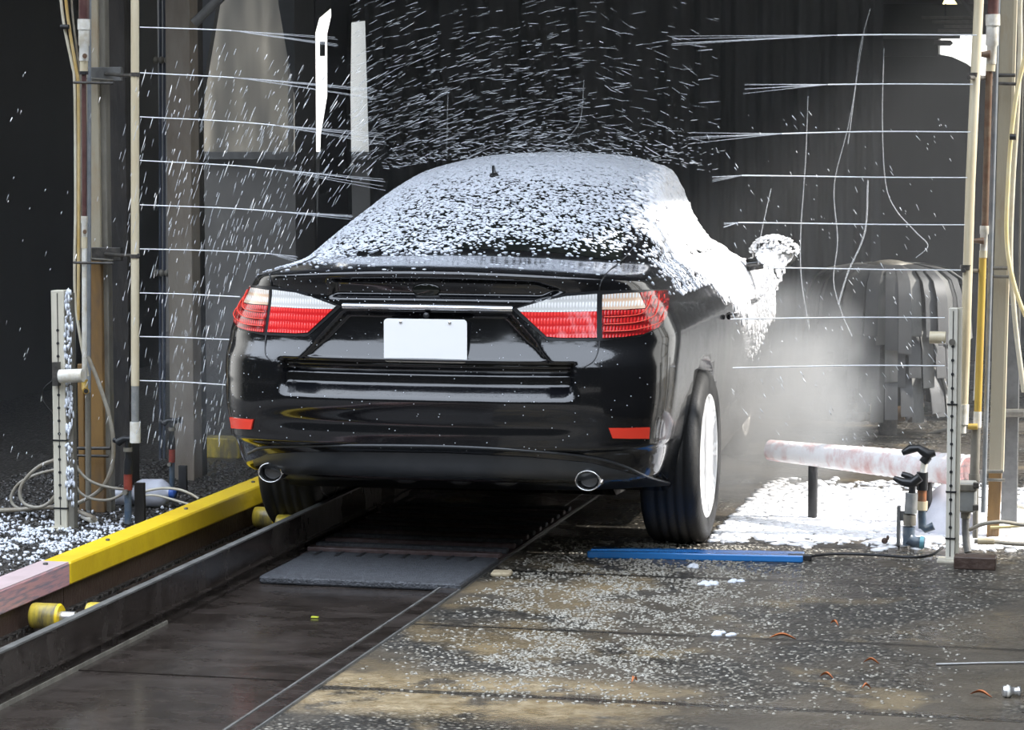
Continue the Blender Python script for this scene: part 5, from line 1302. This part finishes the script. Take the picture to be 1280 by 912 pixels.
ground_scatter(2200, left_s, lambda: (rs_.uniform(.003, .012), rs_.uniform(.002, .008), rs_.uniform(.003, .009)), FOAM, 'foam_fleck', 'white foam flecks lying on the gravel round the left post', 'foam', 1.0)
def right_s():
    while True:
        x, y = rs_.uniform(.86, 2.5), rs_.uniform(.75, 3.2)
        k = smooth(y, .95+.12*wn_(x*2, 1), 1.35)*(1-smooth(y, 2.2, 3.1))
        if rs_.rand() < k: return x, y
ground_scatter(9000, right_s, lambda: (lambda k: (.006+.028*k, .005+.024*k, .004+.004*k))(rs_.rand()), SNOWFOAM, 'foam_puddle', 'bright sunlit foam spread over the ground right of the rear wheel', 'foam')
# a few flecks of foam on the concrete near the plank
for x, y, r, lb in ((864, 708, .02, 'largest blob of foam just below the blue plank'), (887, 730, .022, 'flat foam patch below the blue plank'), (905, 793, .02, 'foam scrap above the largest leaf'), (921, 727, .015, 'thin foam scrap right of the flat foam patch')):
    c = atZ(x, y); g = G()
    for k in range(9): g.ball((c.x+rng.uniform(-1.4, 1.4)*r, c.y+rng.uniform(-1, 1)*r*1.6, .002), (r*rng.uniform(.4, .8), r*rng.uniform(.4, .8), .007), 10, 6)
    tag(g.build('foam_scrap', FOAM), lb, 'foam')
def peb_s():
    while True:
        x, y = rs_.uniform(.23, 2.0), rs_.uniform(-2.0, .95)
        k = math.exp(-((x-.75)/.42)**2)*(1 if -1.65 < y else .25)*smooth(wn_(x*2.2, y*2.2), -.7, .35)+.06
        if x < .55 and y < -.6: k *= .3
        if rs_.rand() < k and abs(y+.92) > .03 and abs(y-.17) > .02: return x, y
PALEPEB = P('pale_pebble', (0.50, 0.48, 0.43), 0.35, noise=(0.20, 0.18, 0.14), nscale=70, lo=.35, hi=.6)
ground_scatter(9000, peb_s, lambda: (rs_.uniform(.003, .0085), rs_.uniform(.003, .007), rs_.uniform(.001, .0035)), PALEPEB, 'pebbles', 'pale pebbles set in the wet concrete driveway', 'pebbles')

# ------------------------------------------------------------------ HAZE AND MIST
def vol_mat(name, dens, noise=None, anis=.2):
    m = bpy.data.materials.new(name); m.use_nodes = True; t = m.node_tree; t.nodes.clear(); o = t.nodes.new('ShaderNodeOutputMaterial')
    v = t.nodes.new('ShaderNodeVolumeScatter'); v.inputs['Density'].default_value = dens; v.inputs['Anisotropy'].default_value = anis; v.inputs['Color'].default_value = (.93, .96, 1, 1)
    t.links.new(v.outputs[0], o.inputs['Volume'])
    if noise:
        co = t.nodes.new('ShaderNodeTexCoord'); n = t.nodes.new('ShaderNodeTexNoise'); n.inputs['Scale'].default_value = noise; n.inputs['Detail'].default_value = 3
        t.links.new(co.outputs['Object'], n.inputs['Vector'])
        ln = t.nodes.new('ShaderNodeVectorMath'); ln.operation = 'LENGTH'; t.links.new(co.outputs['Object'], ln.inputs[0])
        f = t.nodes.new('ShaderNodeMapRange'); f.inputs['From Min'].default_value = 1.0; f.inputs['From Max'].default_value = .25; t.links.new(ln.outputs['Value'], f.inputs['Value'])
        g_ = t.nodes.new('ShaderNodeMapRange'); g_.inputs['From Min'].default_value = .30; g_.inputs['From Max'].default_value = .75; g_.inputs['To Max'].default_value = dens*1.8; t.links.new(n.outputs[0], g_.inputs['Value'])
        x = t.nodes.new('ShaderNodeMath'); x.operation = 'MULTIPLY'; t.links.new(f.outputs[0], x.inputs[0]); t.links.new(g_.outputs[0], x.inputs[1]); t.links.new(x.outputs[0], v.inputs['Density'])
    return m
hz = G().box((-3.95, .95, .01), (2.7, 10.9, 3.5)).build('haze', vol_mat('thin_haze', .020), keep=True)
tag(hz, 'thin grey haze filling the wash tunnel', 'haze', kind='stuff')
def plume(c, r, dens, lab, ns=2.2):
    g = G().ball((0, 0, 0), 1.0, 24, 14); o = g.build('mist', vol_mat('mist', dens, ns), keep=True); o.location = c; o.scale = r
    o.rotation_euler.y = .35
    return tag(o, lab, 'mist', kind='stuff')
plume((.92, 2.6, .40), (.48, 1.4, .58), 1.8, 'bright mist hanging beside the right rear wheel')
plume((-1.30, 1.6, .55), (.35, .6, .55), .45, 'faint mist left of the car beside the tan post', 3.0)

# ------------------------------------------------------------------ repeats share a group
GROUPS = {'fallen_leaf': 'orange leaves on the wet concrete', 'conveyor_roller': 'yellow rollers in the conveyor channel', 'guide_rail': 'sections of the left guide rail',
          'slotted_post': 'short slotted posts of the wash arch', 'spray_pipe': 'upright spray pipes', 'pipe_riser': 'pipe risers beside the spray pipes', 'square_post': 'square posts of the arches',
          'hose': 'loose hoses', 'hose_tie': 'black ties on the hoses', 'clamp_bracket': 'clamp brackets on the posts', 'spray_valve': 'spray valves on the ground', 'stake': 'dark stakes by the yellow rail',
          'wall_pipe': 'dark blue wall pipes', 'pipe_clamp': 'clamps on the dark blue pipes', 'sensor': 'cylinder sensors on the slotted posts', 'hanging_drape': 'black drapes by the left openings',
          'cloth_curtain': 'slate cloth curtains', 'roof_pipe': 'thin pipes at the top right', 'water_trail': 'water trails in the air', 'foam_scrap': 'foam scraps on the concrete', 'grey_conduit': 'grey conduits'}
for o in list(bpy.data.objects):
    if o.parent is None and o.get('category') and o.get('kind') is None:
        st_ = o.name.split('.')[0]
        if st_ == 'water_jet': o['group'] = 'water jets from the right pipe' if 'left from the right' in o['label'] else 'water jets from the left pipe'
        elif st_ in GROUPS: o['group'] = GROUPS[st_]
